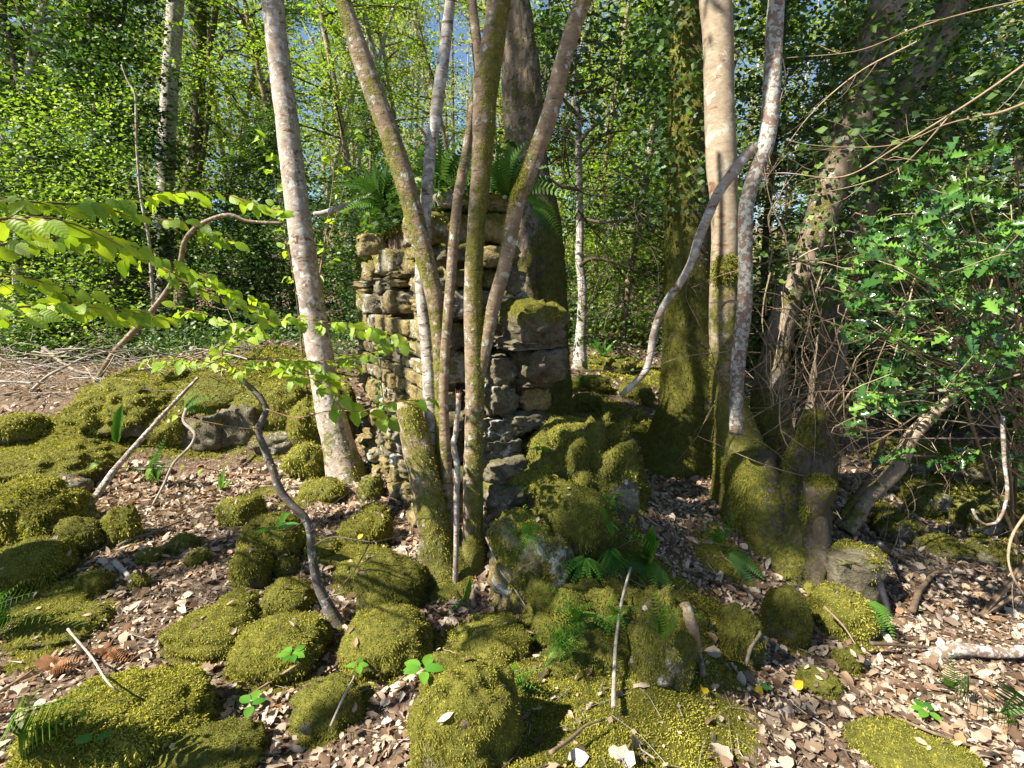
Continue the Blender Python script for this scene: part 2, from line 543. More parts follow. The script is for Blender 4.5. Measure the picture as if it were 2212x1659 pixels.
# ------------------------------------------------------------------ terrain
CTRL = [(0, 1659, 1.45), (400, 1659, 1.42), (800, 1659, 1.40), (1150, 1659, 1.22), (1450, 1659, 1.32), (1700, 1659, 1.42), (1950, 1659, 1.45), (2212, 1659, 1.45),
        (50, 1400, 2.08), (300, 1420, 2.05), (700, 1430, 2.0), (960, 1380, 2.03), (1250, 1420, 1.80), (1450, 1420, 1.80), (1580, 1420, 1.95), (1750, 1440, 2.05), (1950, 1430, 2.08), (2180, 1450, 2.05),
        (100, 1250, 2.65), (350, 1260, 2.6), (520, 1280, 2.5), (880, 1250, 2.58), (985, 1265, 2.5), (1110, 1320, 2.28), (1200, 1330, 2.2), (1230, 1150, 2.5), (1340, 1230, 2.3), (1500, 1250, 2.5), (1650, 1280, 2.5), (1850, 1300, 2.55), (2150, 1280, 2.75),
        (200, 1110, 3.4), (420, 1120, 3.35), (700, 1100, 3.5), (850, 1130, 3.3), (1000, 1140, 3.0), (1200, 990, 2.95), (1320, 1040, 2.95), (1110, 1060, 2.85), (1450, 1080, 3.35), (1580, 1080, 3.3), (1800, 1140, 3.5), (2000, 1150, 3.8), (2200, 1160, 3.9),
        (150, 1010, 4.3), (450, 1010, 4.5), (620, 1010, 4.4), (760, 1030, 4.2), (1400, 1010, 4.1), (1500, 1010, 4.1), (1750, 1020, 4.3), (2000, 1020, 4.8), (2200, 1010, 5.2),
        (100, 850, 5.6), (300, 840, 5.25), (500, 835, 5.2), (680, 855, 5.4), (1250, 880, 5.2), (1330, 850, 6.0), (1420, 870, 6.2), (1700, 880, 7.0), (2000, 870, 8.0), (2212, 870, 8.0),
        (0, 770, 9.0), (200, 765, 9.2), (350, 755, 10.5), (550, 765, 10.0), (1250, 785, 7.8), (1350, 750, 9.0), (1600, 770, 10.5), (2000, 765, 12.5)]
CW = [at(*c) for c in CTRL]
CW += [np.array(c, float) for c in [(-9, -4, 0), (0, -4, 0.0), (9, -4, 0), (-9, 2, 0.1), (9, 2, -0.2), (-12, 8, 0.6), (12, 8, 0.2), (-20, 18, 1.0), (0, 17, 0.7), (20, 18, 0.9),
                                    (-30, 32, 3.0), (0, 32, 2.8), (30, 32, 3.0), (-40, -15, 0), (40, -15, 0), (-60, 60, 8), (0, 60, 8), (60, 60, 8), (-80, 20, 2), (80, 20, 2), (0, -40, 0)]]
CW = np.array(CW)


def _k(r2):
    return 0.5 * r2 * np.log(r2 + 1e-9)


_n = len(CW)
_A = np.zeros((_n + 3, _n + 3))
_d2 = ((CW[:, None, :2] - CW[None, :, :2]) ** 2).sum(-1)
_A[:_n, :_n] = _k(_d2) + np.eye(_n) * 0.03
_A[:_n, _n:] = np.c_[np.ones(_n), CW[:, :2]]
_A[_n:, :_n] = _A[:_n, _n:].T
_sol = np.linalg.solve(_A, np.r_[CW[:, 2], 0, 0, 0])


def H(x, y, rough=True):
    x = np.atleast_1d(np.asarray(x, float)).ravel()
    y = np.atleast_1d(np.asarray(y, float)).ravel()
    z = np.empty(len(x))
    for s in range(0, len(x), 20000):
        xs, ys = x[s:s + 20000], y[s:s + 20000]
        d2 = (xs[:, None] - CW[None, :, 0]) ** 2 + (ys[:, None] - CW[None, :, 1]) ** 2
        z[s:s + 20000] = _k(d2) @ _sol[:_n] + _sol[_n] + _sol[_n + 1] * xs + _sol[_n + 2] * ys
    if rough:
        p = np.c_[x, y, np.zeros(len(x))]
        z = z + 0.05 * fbm(p * 1.7, 3, 3) + 0.022 * fbm(p * 7, 3, 4)
    return z


def ground(px, py):
    """where the line of sight through a picture point meets the ground"""
    r = ray(px, py)
    D = np.geomspace(0.9, 60, 700)
    P = EYE[None] + r[None] * (D / r[1])[:, None]
    below = np.nonzero(P[:, 2] < H(P[:, 0], P[:, 1]))[0]
    return P[below[0]] if len(below) else P[-1]


MOUND = [ground(*c) for c in [(1150, 1640), (1300, 1640), (1250, 1520), (1400, 1520), (1450, 1620), (1300, 1400), (1420, 1400), (1480, 1480), (1250, 1330), (1350, 1330), (1440, 1330),
                              (1230, 1010), (1310, 1060), (1180, 1090), (1270, 1130), (1340, 1160), (1250, 1200), (1330, 1240), (1060, 1390), (1120, 1440), (1500, 1300), (1560, 1200), (1600, 1130), (1540, 1550)]]
PATCH = [(ground(px, py), r) for px, py, r in [(1960, 1620, 0.16), (2060, 1640, 0.12), (1770, 1470, 0.09), (640, 1090, 0.2), (760, 1150, 0.2), (580, 1060, 0.2), (700, 1020, 0.25), (60, 1430, 0.12), (100, 1150, 0.3),
                                              (30, 1340, 0.2), (1300, 880, 0.5), (1250, 830, 0.6), (1350, 800, 0.8), (1400, 930, 0.4), (2100, 1080, 0.5), (2000, 1050, 0.5), (1930, 1120, 0.3), (300, 800, 0.5), (620, 860, 0.7), (520, 900, 0.6), (450, 800, 0.35), (560, 790, 0.3), (680, 800, 0.35), (600, 770, 0.4), (480, 1090, 0.12), (800, 1220, 0.15)]]


BOULDERS = []


def moss_at(x, y):
    m = np.zeros(len(x))
    for p in MOUND:
        m = np.maximum(m, np.exp(-((x - p[0]) ** 2 + (y - p[1]) ** 2) / (2 * 0.15 ** 2)))
    for p, r in PATCH:
        m = np.maximum(m, 0.95 * np.exp(-((x - p[0]) ** 2 + (y - p[1]) ** 2) / (2 * (0.6 * r) ** 2)))
    for bx, by, br in BOULDERS:
        s = (np.abs(x - bx) < br * 2) & (np.abs(y - by) < br * 2)
        if s.any():
            q = np.hypot(x[s] - bx, y[s] - by) / br
            m[s] = np.maximum(m[s], 0.78 * np.exp(-(np.maximum(q - 0.95, 0) / 0.28) ** 2))
    n = fbm(np.c_[x, y, 0 * x] * 2.5, 4, 21) + 0.7 * fbm(np.c_[x, y, 0 * x] * 9, 3, 22)
    return (m + 0.28 * n + 0.25 * (np.hypot(x, y) > 6)).clip(0, 1)


def build_ground():
    n1, n2 = 310, 310
    s = np.linspace(-1, 1, n1)
    xs = 3.2 * np.sinh(s * 4.2) / np.sinh(1.0) * 1.0
    xs = np.sign(s) * (2.9 * np.abs(s) + 85 * np.abs(s) ** 7)
    t = np.linspace(0, 1, n2)
    ys = 0.7 + 4.6 * t + 85 * t ** 7
    ys = np.concatenate([np.array([-45, -20, -10, -5, -2.5, -1, 0, 0.4]), ys])
    X, Y = np.meshgrid(xs, ys)
    Z = H(X.ravel(), Y.ravel())
    V = np.c_[X.ravel(), Y.ravel(), Z]
    nx, ny = len(xs), len(ys)
    i = np.arange(ny - 1)[:, None] * nx + np.arange(nx - 1)[None, :]
    F = np.stack([i, i + 1, i + nx + 1, i + nx], -1).reshape(-1, 4)
    ms = moss_at(V[:, 0], V[:, 1])
    o = solo('ground', V, F, M['earth'], 'woodland floor of soil, dead leaves and moss', None, loc=np.zeros(3), attrs={'moss': ms}, kind='structure')
    return V, F, ms


GV, GF, GM = build_ground()


def ground_normal(x, y):
    e = 0.03
    h = H([x - e, x + e, x, x], [y, y, y - e, y + e])
    n = np.array([(h[0] - h[1]) / (2 * e), (h[2] - h[3]) / (2 * e), 1.0])
    return n / np.linalg.norm(n)



# ------------------------------------------------------------------ ruined wall
def rock(seed, size, rough=0.16, sub=3, box=0.6, freq=2.2):
    """a rough stone about the origin: a subdivided ball pressed towards a box, then weathered"""
    bm_key = sub
    V, F = ICO[bm_key]
    V = V.copy()
    b = V / np.abs(V).max(1)[:, None]
    V = V * (1 - box) + b * box
    V = V * (1 + rough * fbm(V * freq + seed * 7.7, 4, seed % 97)[:, None] + rough * 0.5 * fbm(V * freq * 3 + seed, 2, seed % 89)[:, None])
    return V * np.asarray(size), F


def _ico(n):
    import bmesh
    bm = bmesh.new()
    bmesh.ops.create_icosphere(bm, subdivisions=n, radius=1.0)
    V = np.array([v.co[:] for v in bm.verts])
    F = np.array([[v.index for v in f.verts] for f in bm.faces])
    bm.free()
    return V, F


ICO = {k: _ico(k) for k in (2, 3, 4, 5)}


def _cube(n):
    idx, V, F = {}, [], []
    g = np.linspace(-1, 1, n + 1)

    def vid(p):
        k = tuple(np.round(p, 4))
        if k not in idx:
            idx[k] = len(V)
            V.append(p)
        return idx[k]
    for ax in range(3):
        for sg in (-1, 1):
            for i in range(n):
                for j in range(n):
                    q = []
                    for di, dj in ((0, 0), (1, 0), (1, 1), (0, 1)):
                        p = np.zeros(3)
                        p[ax] = sg
                        p[(ax + 1) % 3], p[(ax + 2) % 3] = g[i + di], g[j + dj]
                        q.append(vid(p))
                    F.append(q if sg > 0 else q[::-1])
    return np.array(V), np.array(F)


CUBE = _cube(6)


def block(seed, rough=0.2, rnd=0.18):
    """a weathered block: corners knocked off, faces pitted"""
    V, F = CUBE
    sph = V / np.linalg.norm(V, axis=1)[:, None] * 1.25
    V = V * (1 - rnd) + sph * rnd
    r = np.random.default_rng(seed)
    V = V * (1 + 0.16 * r.normal(size=3) * np.sign(V) * 0.5)
    nz = np.c_[fbm(V * 2.1 + seed * 3.1, 4, seed % 91, 0.65), fbm(V * 2.1 + seed * 5.3, 4, seed % 83, 0.65), fbm(V * 2.1 + seed * 1.7, 4, seed % 79, 0.65)]
    return V + rough * 1.25 * nz, F

WA = np.array([-0.45, 2.98])
WL = np.array([-0.485, 0.875])
WN = np.array([0.875, 0.485])
WLEN, WTH, WTOP = 1.72, 0.54, 2.06
zc = float(H(WA[0] - 0.15, WA[1] + 0.1)[0])
wall = thing('ruined_wall', 'ruined drystone wall end with ochre coursed face, mossy and broken, behind the coppiced stems', 'wall', (WA[0], WA[1], zc))


def wpt(s, t, z):
    xy = WA + WL * s + WN * t
    return np.array([xy[0], xy[1], z])


def wbase(s, t):
    xy = WA + WL * s + WN * t
    return float(H(xy[0], xy[1])[0])


# rubble core


def core():
    n1, n2, n3 = 10, 26, 34
    V, F, off = [], [], 0
    def sheet(fn, na, nb):
        nonlocal off
        a, b = np.meshgrid(np.linspace(0, 1, na), np.linspace(0, 1, nb))
        P = np.array([fn(x, y) for x, y in zip(a.ravel(), b.ravel())])
        i = np.arange(nb - 1)[:, None] * na + np.arange(na - 1)[None, :]
        V.append(P)
        F.append(np.stack([i, i + 1, i + na + 1, i + na], -1).reshape(-1, 4) + off)
        off += len(P)
    z0, z1 = -0.25, 2.0
    sheet(lambda a, b: wpt(0.1 + a * (WLEN - .1), 0.1, z0 + b * (z1 - z0)), n2, n3)
    sheet(lambda a, b: wpt(0.1, 0.1 + a * (WTH - .15), z0 + b * (z1 - z0)), n1, n3)
    sheet(lambda a, b: wpt(0.05 + a * (WLEN - .05), WTH - 0.05, z0 + b * (z1 - z0)), n2, n3)
    sheet(lambda a, b: wpt(WLEN, 0.05 + a * (WTH - .1), z0 + b * (z1 - z0)), n1, n3)
    sheet(lambda a, b: wpt(0.05 + a * (WLEN - .05), 0.05 + b * (WTH - .1), z1), n2, n1)
    V = np.vstack(V)
    V = V + 0.025 * np.c_[fbm(V * 9, 3, 1), fbm(V * 9, 3, 2), fbm(V * 9, 3, 5)]
    return V, np.vstack(F)


cv, cf = core()
part('rubble_core', cv, cf, M['earth'], wall, attrs={'moss': 0.15 + 0.2 * (cv[:, 2] > 1.95)})
STONE_MESH = {}


def stone(c, size, axis_a, axis_b, mat, seed, mossy=0.0, rough=0.16, box=0.62, sub=3, name='stone', parent=None, tufts=0, label=None):
    """a stone of its own: size along axis_a (length), axis_b (out of the face) and up"""
    V, F = rock(seed, (1, 1, 1), rough, sub, box) if sub > 3 else block(seed, rough, 1 - box)
    ax = np.array([[*axis_a, 0], [*axis_b, 0], [0, 0, 1.0]])
    V = (V * np.asarray(size) * 0.5) @ ax + c
    N = V - c
    N /= np.linalg.norm(N, axis=1)[:, None]
    ms = (mossy * (0.45 + 0.75 * N[:, 2].clip(-0.3, 1)) + 0.25 * fbm(V * 8, 3, 31)).clip(0, 1)
    o = part(name, V, F, mat, parent, attrs={'moss': ms}, label=label)
    if tufts:
        fv, ff, fr = fuzz(V, F, ((ms - 0.35) * 4).clip(0, 1), tufts, 0.016, 0.004, seed=seed)
        if len(fv):
            k = part('moss', fv, ff, M['moss'], parent, attrs={'rnd': fr}, kind='stuff')
    return o


def wall_face():
    r = random.Random(5)
    z = zc - 0.12
    k = 0
    while z < WTOP - 0.03:
        mid = 0.8 < z < 1.32
        h = r.uniform(0.075, 0.12) if mid else r.uniform(0.10, 0.19)
        s = r.uniform(-0.03, 0.06)
        while s < WLEN:
            ln = r.uniform(0.11, 0.20) if mid else r.uniform(0.10, 0.30)
            top_here = WTOP - 0.10 + 0.16 * math.sin(s * 5 + 1) * math.sin(s * 2.3) - (0.25 if s > WLEN - 0.25 else 0)
            if z + h * 0.6 > top_here:
                s += ln
                continue
            hh = h * r.uniform(0.8, 1.02)
            proud = r.uniform(-0.02, 0.02) if mid else r.uniform(-0.055, 0.05)
            c = wpt(s + ln / 2, 0.06 - proud, z + h / 2 + r.uniform(-0.008, 0.008) * (1 if mid else 4))
            split = not mid and r.random() < 0.3
            grey = r.random() < (0.10 if mid else 0.22)
            z_m = 0.38 + (0.3 if z > 1.65 else 0) + (0.3 if s > WLEN - 0.35 and z > 1.1 else 0) + r.uniform(-0.2, 0.25) - (0.2 if mid else 0)
            for q in ((-0.25, 0.25) if split else (0,)):
                tilt = 0 if mid else r.uniform(-0.12, 0.12)
                stone(c + np.array([0, 0, q * hh]), (ln, 0.2 + 0.05 * q, hh * (0.5 if split else 1.0)), WL + np.array([tilt, 0]), -WN, M['stone_grey' if grey else 'stone_ochre'], 100 + k, z_m,
                      rough=r.uniform(0.14, 0.24) if mid else r.uniform(0.26, 0.42), box=r.uniform(0.85, 0.97) if mid else r.uniform(0.65, 0.95), parent=wall, tufts=90 if z_m > 0.5 else 0)
                k += 1
            s += ln + r.uniform(0.0, 0.012)
        z += h + r.uniform(0.0, 0.006)
    # end of the wall, facing the eye: larger, looser stones
    z = zc - 0.05
    while z < WTOP - 0.02:
        h = r.uniform(0.10, 0.2)
        t = r.uniform(-0.04, 0.08)
        while t < WTH - 0.02:
            ln = r.uniform(0.12, 0.3)
            proud = r.uniform(-0.07, 0.05)
            c = wpt(0.08 - proud, min(t + ln / 2, WTH - ln / 2 + 0.04), z + h / 2)
            lit = r.random() < 0.5  # random pick of stone colour, grey over ochre
            stone(c, (ln * 0.99, 0.24, h * r.uniform(0.8, 1.0)), WN, -WL, M['stone_grey' if lit else 'stone_ochre'], 500 + k, 0.5 + r.uniform(-0.2, 0.3) + 0.25 * (z > 1.5),
                  rough=r.uniform(0.28, 0.44), box=r.uniform(0.65, 0.95), parent=wall, tufts=60)
            k += 1
            t += ln + r.uniform(0, 0.03)
        z += h + r.uniform(0, 0.02)
    # right (inner) face, seen from a step aside
    z = zc
    while z < WTOP:
        h = r.uniform(0.14, 0.22)
        s = 0.1
        while s < WLEN:
            ln = r.uniform(0.2, 0.36)
            stone(wpt(s + ln / 2, WTH - 0.05 + r.uniform(-0.02, 0.03), z + h / 2), (ln, 0.2, h), WL, WN, M['stone_grey'], 900 + k, 0.5, parent=wall, sub=2)
            k += 1
            s += ln
        z += h
    # named blocks that stick out on the right of the end face
    S1 = [((1150, 695), (62, 46), 3.0, 'stone_grey', 1.0, 900, 'overhanging block under a thick cap of moss'),
          ((1165, 785), (52, 38), 3.0, 'stone_grey', 0.12, 0, 'big pale grey block jutting out under the mossy cap'),
          ((1140, 738), (72, 13), 3.02, 'stone_grey', 0.2, 0, None), ((1150, 822), (46, 10), 3.05, 'stone_grey', 0.1, 0, None),
          ((1085, 800), (40, 32), 3.05, 'stone_grey', 0.35, 0, None), ((1080, 862), (34, 36), 3.0, 'stone_grey', 0.25, 0, None),
          ((1145, 858), (36, 26), 3.1, 'stone_ochre', 0.2, 0, None), ((1130, 905), (48, 18), 3.0, 'stone_grey', 0.15, 0, None),
          ((1085, 925), (40, 22), 2.95, 'stone_grey', 0.3, 0, None), ((1075, 965), (44, 26), 2.9, 'stone_grey', 0.4, 0, None),
          ((1110, 610), (13, 26), 3.05, 'stone_grey', -0.4, 0, 'small white block catching the sun'),
          ((1085, 1010), (52, 30), 2.8, 'stone_grey', 0.5, 0, None), ((1090, 1070), (46, 34), 2.7, 'stone_grey', 0.55, 0, None)]
    for (p, hw, D, mt, ms, tf, lb) in S1:
        c = at(*p, D)
        m = metres(c, 1)
        stone(c, (2 * hw[0] * m, min(0.34, 2 * hw[0] * m), 2 * hw[1] * m), WN, -WL, M[mt], int(p[0] + p[1]), ms, 0.3, 0.5, 4, parent=wall, tufts=tf * 6, label=lb)


wall_face()
# turf along the wall head
tv, tf_, tr = fuzz(cv, cf, (cv[:, 2] > 1.93).astype(float), 6000, 0.03, 0.006, seed=8)
part('turf_cap', tv, tf_, M['moss_dark'], wall, attrs={'rnd': tr}, kind='stuff')


# ------------------------------------------------------------------ trees in the foreground
def trunk_pts(rows, D0, D1, up=0.0, down=0.0):
    """rows (px, py, width px) from the top down; D0 at the top row, D1 at the bottom row"""
    rows = np.array(rows, float)
    k = (rows[:, 1] - rows[0, 1]) / (rows[-1, 1] - rows[0, 1])
    D = D0 * (1 - k) + D1 * k
    P = np.array([at(x, y, d) for (x, y, _), d in zip(rows, D)])
    r = np.array([metres(p, wd) / 2 for p, wd in zip(P, rows[:, 2])])
    if up:
        d = P[0] - P[1]
        d /= np.linalg.norm(d)
        k = max(1, int(up / 0.22))
        f = np.arange(k, 0, -1)[:, None] / k
        P = np.vstack([P[0] + d * up * f, P])
        r = np.r_[r[0] * (1 - 0.3 * f[:, 0]), r]
    if down:
        d = P[-1] - P[-2]
        d /= np.linalg.norm(d)
        P = np.vstack([P, P[-1] + d * down])
        r = np.r_[r, r[-1] * 1.12]
    return np.c_[P, r]


def stem(name, rows, D0, D1, mat, parent, moss=0.2, base_moss=0.6, side=(0.8, 0.4, 0), up=0.0, down=0.15, sides=26, amp=0.10, freq=7, seed=0,
         lobes=0, lobe=0.0, ridge=0.0, tufts=0, moss_h=0.5, tuft_len=0.016, label=None, z0=None, dark=False):
    Q = smooth_path(trunk_pts(rows, D0, D1, up, down), 0.03)
    hgt = Q[:, 2] - (Q[-1, 2] if z0 is None else z0)
    la = 1.7 * lobe * np.exp(-hgt.clip(0) / 0.24)
    V, F, N = tube(Q[:, :3], Q[:, 3], sides, amp, freq, seed, True, lobes, la, ridge)
    h = V[:, 2] - (Q[-1, 2] if z0 is None else z0)
    sd = np.array(side) / (np.linalg.norm(side) + 1e-9)
    ms = moss + base_moss * np.exp(-h.clip(0) / moss_h) + 0.35 * moss / 0.3 * (N @ sd) * 0.5 + 0.30 * fbm(V * np.array([5, 5, 3.0]), 4, seed + 3)
    ms = ms.clip(0, 1)
    o = part(name, V, F, M[mat], parent, attrs={'moss': ms}, label=label)
    if tufts:
        fv, ff, fr = fuzz(V, F, ((ms - 0.48) * 3).clip(0, 1), tufts, tuft_len, tuft_len * 0.27, seed=seed, droop=0.6)
        if len(fv):
            k = part('moss', fv, ff, M['moss_dark' if dark else 'moss'], o, attrs={'rnd': fr}, kind='stuff')
    return o, Q


def tree_at(name, label, cat, px, py, D, group=None):
    p = at(px, py, D)
    return thing(name, label, cat, (p[0], p[1], float(H(p[0], p[1])[0])), group)


# T1 the leaning pale trunk left of the wall
t1 = tree_at('leaning_tree', 'tall pale lichen-blotched trunk leaning left of the ruined wall, mossy at its foot', 'tree', 752, 1035, 4.15)
stem('trunk', [(588, -10, 45), (597, 80, 45), (606, 160, 46), (617, 240, 47), (628, 330, 48), (640, 430, 50), (652, 520, 51), (664, 600, 52), (677, 680, 53), (690, 760, 54), (703, 840, 56), (718, 910, 62), (734, 970, 67), (750, 1035, 80)],
     4.5, 4.15, 'bark_pale', t1, 0.13, 0.75, (1, 0.3, 0), 4.0, 0.2, 34, 0.06, 8, 1, 4, 0.22, tufts=9000, moss_h=0.45)
# T2 silver trunk further back
t2 = tree_at('silver_tree', 'slim silvery white trunk standing behind the beech leaves on the left', 'tree', 348, 750, 10.6)
stem('trunk', [(380, -10, 33), (376, 60, 33), (371, 130, 33), (366, 200, 34), (362, 290, 33), (358, 400, 35), (356, 500, 35), (354, 600, 36), (351, 680, 38), (347, 755, 46)], 11, 10.6, 'bark_silver', t2, 0.12, 0.4, (1, 0, 0), 4, 0.3, 18, 0.07, 4, 2)
# T3 dark ivy trunk
t3 = tree_at('dark_forked_tree', 'dark mossy trunk with a forked side limb just right of the silvery trunk', 'tree', 402, 745, 12.5)
stem('trunk', [(428, -10, 30), (430, 60, 30), (430, 140, 27), (428, 230, 26), (423, 320, 28), (415, 410, 34), (408, 500, 30), (404, 600, 32), (402, 750, 40)], 12.5, 12.5, 'bark_dark', t3, 0.3, 0.3, (1, 0, 0), 4, 0.3, 14, 0.1, 4, 3)
stem('limb', [(470, -10, 14), (462, 40, 14), (452, 110, 12), (455, 190, 10), (446, 280, 10), (440, 330, 10), (428, 370, 12)], 12.3, 12.4, 'bark_dark', t3, 0.2, 0, up=3, down=0, sides=8, seed=4)
stem('limb', [(555, 60, 4), (520, 105, 5), (490, 110, 6), (470, 140, 6), (455, 180, 7)], 12.2, 12.3, 'bark_dark', t3, 0.1, 0, down=0, sides=6, seed=5)

# T4 coppiced clump in front of the wall
t4 = thing('coppiced_tree', 'coppiced clump of five mossy brown stems fanning up in front of the ruined wall', 'tree', ground(985, 1262))
D = 2.55
stem('stem', [(738, -10, 34), (757, 50, 36), (778, 115, 42), (800, 180, 43), (827, 250, 44), (852, 320, 44), (874, 390, 44), (894, 465, 42), (917, 555, 42), (936, 630, 38), (946, 700, 34), (952, 800, 30), (955, 900, 30), (957, 1010, 34), (962, 1130, 40)],
     2.75, D + .14, 'bark_hazel', t4, 0.42, 0.35, (-0.5, -0.3, 0.6), 3.2, 0.2, 28, 0.07, 9, 11, tufts=2500, tuft_len=0.009)
stem('stem', [(974, -10, 22), (966, 60, 24), (957, 130, 26), (948, 200, 27), (940, 260, 26), (931, 320, 25), (924, 390, 25), (919, 455, 26), (914, 520, 25), (908, 590, 24), (912, 660, 24), (923, 757, 27), (929, 861, 29), (937, 970, 30), (948, 1080, 34), (960, 1200, 40)],
     2.95, D + .12, 'bark_silver', t4, 0.16, 0.3, (-1, -0.3, 0), 1.5, 0.15, 24, 0.07, 9, 12, label='slim pale silvery stem')
stem('stem', [(1016, 262, 18), (1010, 310, 20), (1004, 350, 21), (996, 390, 22), (989, 430, 22), (982, 503, 23), (977, 560, 23), (970, 652, 22), (962, 757, 21), (958, 861, 22), (962, 965, 24), (968, 1080, 28), (975, 1210, 32)],
     2.62, D + .1, 'bark_hazel', t4, 0.3, 0.3, (-1, 0, 0), 0.2, 0.1, 22, 0.06, 9, 13)
stem('stem', [(1079, -10, 50), (1070, 60, 51), (1060, 120, 53), (1050, 180, 54), (1046, 250, 50), (1043, 320, 46), (1037, 400, 43), (1030, 470, 40), (1025, 550, 39), (1021, 650, 39), (1025, 757, 42), (1026, 861, 41), (1023, 965, 40), (1022, 1080, 43), (1022, 1180, 46), (1022, 1262, 62)],
     2.5, D, 'bark_hazel', t4, 0.5, 0.4, (0.6, -0.4, 0), 3.5, 0.15, 32, 0.10, 10, 14, 3, 0.2, tufts=8000, tuft_len=0.009, label='stoutest, mossiest stem, dividing high up')
stem('stem', [(1018, -10, 20), (1024, 40, 20), (1031, 90, 20), (1036, 140, 22), (1040, 190, 26)], 2.52, 2.5, 'bark_hazel', t4, 0.3, 0, (1, 0, 0), 1.5, 0, 16, 0.08, 9, 15)
stem('stem', [(1266, -15, 34), (1250, 30, 35), (1232, 80, 36), (1210, 156, 37), (1189, 243, 37), (1165, 312, 37), (1140, 382, 35), (1119, 434, 33), (1106, 490, 32), (1090, 576, 31), (1068, 652, 29), (1055, 722, 26), (1042, 785, 26), (1032, 830, 24)],
     2.35, D - .02, 'bark_hazel', t4, 0.3, 0, (-1, -0.2, 0.5), 1.5, 0, 26, 0.06, 9, 16, tufts=2500, tuft_len=0.009, label='smooth tan stem leaning out to the right')
stem('cut_stem', [(879, 866, 50), (886, 900, 56), (902, 965, 64), (918, 1040, 64), (932, 1110, 66), (946, 1190, 76), (958, 1262, 96)], D + .12, D - .02, 'bark_hazel', t4, 0.5, 0.4, (0.4, 0, 1), 0, 0.15, 30, 0.16, 10, 17, 3, 0.2,
     tufts=6000, tuft_len=0.014, label='short mossy leaning stem with its top cut off')

stem('stool', [(966, 1150, 60), (972, 1190, 92), (980, 1225, 128), (986, 1268, 168)], D + .1, D + .02, 'bark_dark', t4, 0.5, 0.3, (0, 0, 1), 0, 0.12, 40, 0.28, 9, 19, 6, 0.25, tufts=9000, tuft_len=0.012, label='knotted mossy base where the stems join')
# T5 big old trunk behind the wall
t5 = tree_at('old_oak', 'thick ridged oak-like trunk rising behind the wall end, dark with moss low down', 'tree', 1175, 900, 4.7)
stem('trunk', [(1112, -10, 62), (1118, 60, 72), (1124, 130, 80), (1128, 210, 86), (1134, 300, 86), (1146, 380, 86), (1160, 450, 92), (1168, 540, 100), (1172, 640, 104), (1176, 750, 106), (1180, 850, 112), (1180, 930, 130)],
     5.0, 4.7, 'bark_rough', t5, 0.14, 0.95, (0.3, 0, 0), 5, 0.3, 64, 0.08, 5, 21, 4, 0.15, ridge=0.05, tufts=14000, moss_h=2.3, tuft_len=0.02, dark=True)
# T6 thin tree right of the wall
t6 = tree_at('thin_tree', 'thin pale crooked tree standing alone on the bank between wall and big mossy trunk', 'tree', 1255, 785, 7.4)
_, q6 = stem('trunk', [(1236, -10, 9), (1243, 60, 11), (1240, 130, 12), (1243, 190, 13), (1249, 270, 14), (1250, 350, 15), (1252, 430, 16), (1253, 500, 17), (1252, 560, 19), (1258, 620, 20), (1257, 690, 22), (1253, 740, 25), (1253, 790, 34)],
                7.4, 7.4, 'bark_silver', t6, 0.2, 0.4, (1, 0, 0), 1, 0.2, 14, 0.08, 6, 22)
mb = MB()
for pts in ([(1253, 340), (1290, 300), (1330, 285), (1390, 280)], [(1252, 310), (1275, 280), (1300, 262), (1318, 240)], [(1253, 575), (1275, 560), (1310, 562), (1360, 580), (1410, 600)], [(1250, 410), (1200, 395), (1150, 330)],
            [(1252, 200), (1300, 190), (1350, 160)], [(1252, 470), (1300, 480), (1380, 475), (1440, 500)], [(1248, 250), (1200, 190), (1180, 120)]):
    twig_to(mb, [at(x, y, 7.3 - 0.1 * i) for i, (x, y) in enumerate(pts)], 0.03, 0.008)
mb.part('branches', M['twig_dark'], t6, kind='stuff')

# T7 mossy giant and T8 pale trunk beside it
t7 = tree_at('mossy_giant_tree', 'massive dark trunk wrapped in moss and ivy, left of the smooth beige trunk', 'tree', 1490, 1000, 4.3)
stem('trunk', [(1492, -10, 80), (1490, 120, 84), (1490, 260, 88), (1488, 400, 92), (1486, 540, 96), (1488, 660, 104), (1492, 780, 116), (1492, 880, 132), (1484, 950, 156), (1474, 1010, 190)],
     4.5, 4.2, 'bark_dark', t7, 0.50, 0.5, (-0.6, -0.2, 0), 3, 0.25, 44, 0.10, 6, 23, 5, 0.45, tufts=16000, tuft_len=0.022, moss_h=1.2, dark=True)
t8 = tree_at('beige_tree', 'smooth beige trunk with red brown flakes right of the dark mossy giant', 'tree', 1620, 1120, 3.35)
stem('trunk', [(1545, -10, 66), (1551, 80, 64), (1553, 170, 62), (1555, 260, 62), (1558, 347, 63), (1563, 430, 58), (1566, 490, 56), (1564, 570, 56), (1562, 653, 57), (1562, 740, 56), (1566, 810, 58), (1576, 880, 70), (1592, 950, 92), (1606, 1030, 112), (1616, 1110, 128), (1624, 1200, 150)],
     3.6, 3.2, 'bark_beige', t8, 0.04, 1.3, (-0.6, -0.4, 0), 4.0, 0.2, 40, 0.06, 6, 24, 4, 0.3, tufts=16000, moss_h=1.0, z0=float(H(*at(1620, 1120, 3.3)[:2])[0]))
fv, ff = rock(77, np.array([0.075, 0.06, 0.12]), 0.25, 4, 0.1)
c = at(1566, 588, 3.36)
nv, nf, nr_ = fuzz(fv + c, ff, np.ones(len(fv)), 2500, 0.02, 0.005, seed=4)
o = part('moss_pad', fv + c, ff, M['stone_grey'], t8, attrs={'moss': np.ones(len(fv))})
part('moss', nv, nf, M['moss_dark'], o, attrs={'rnd': nr_}, kind='stuff')

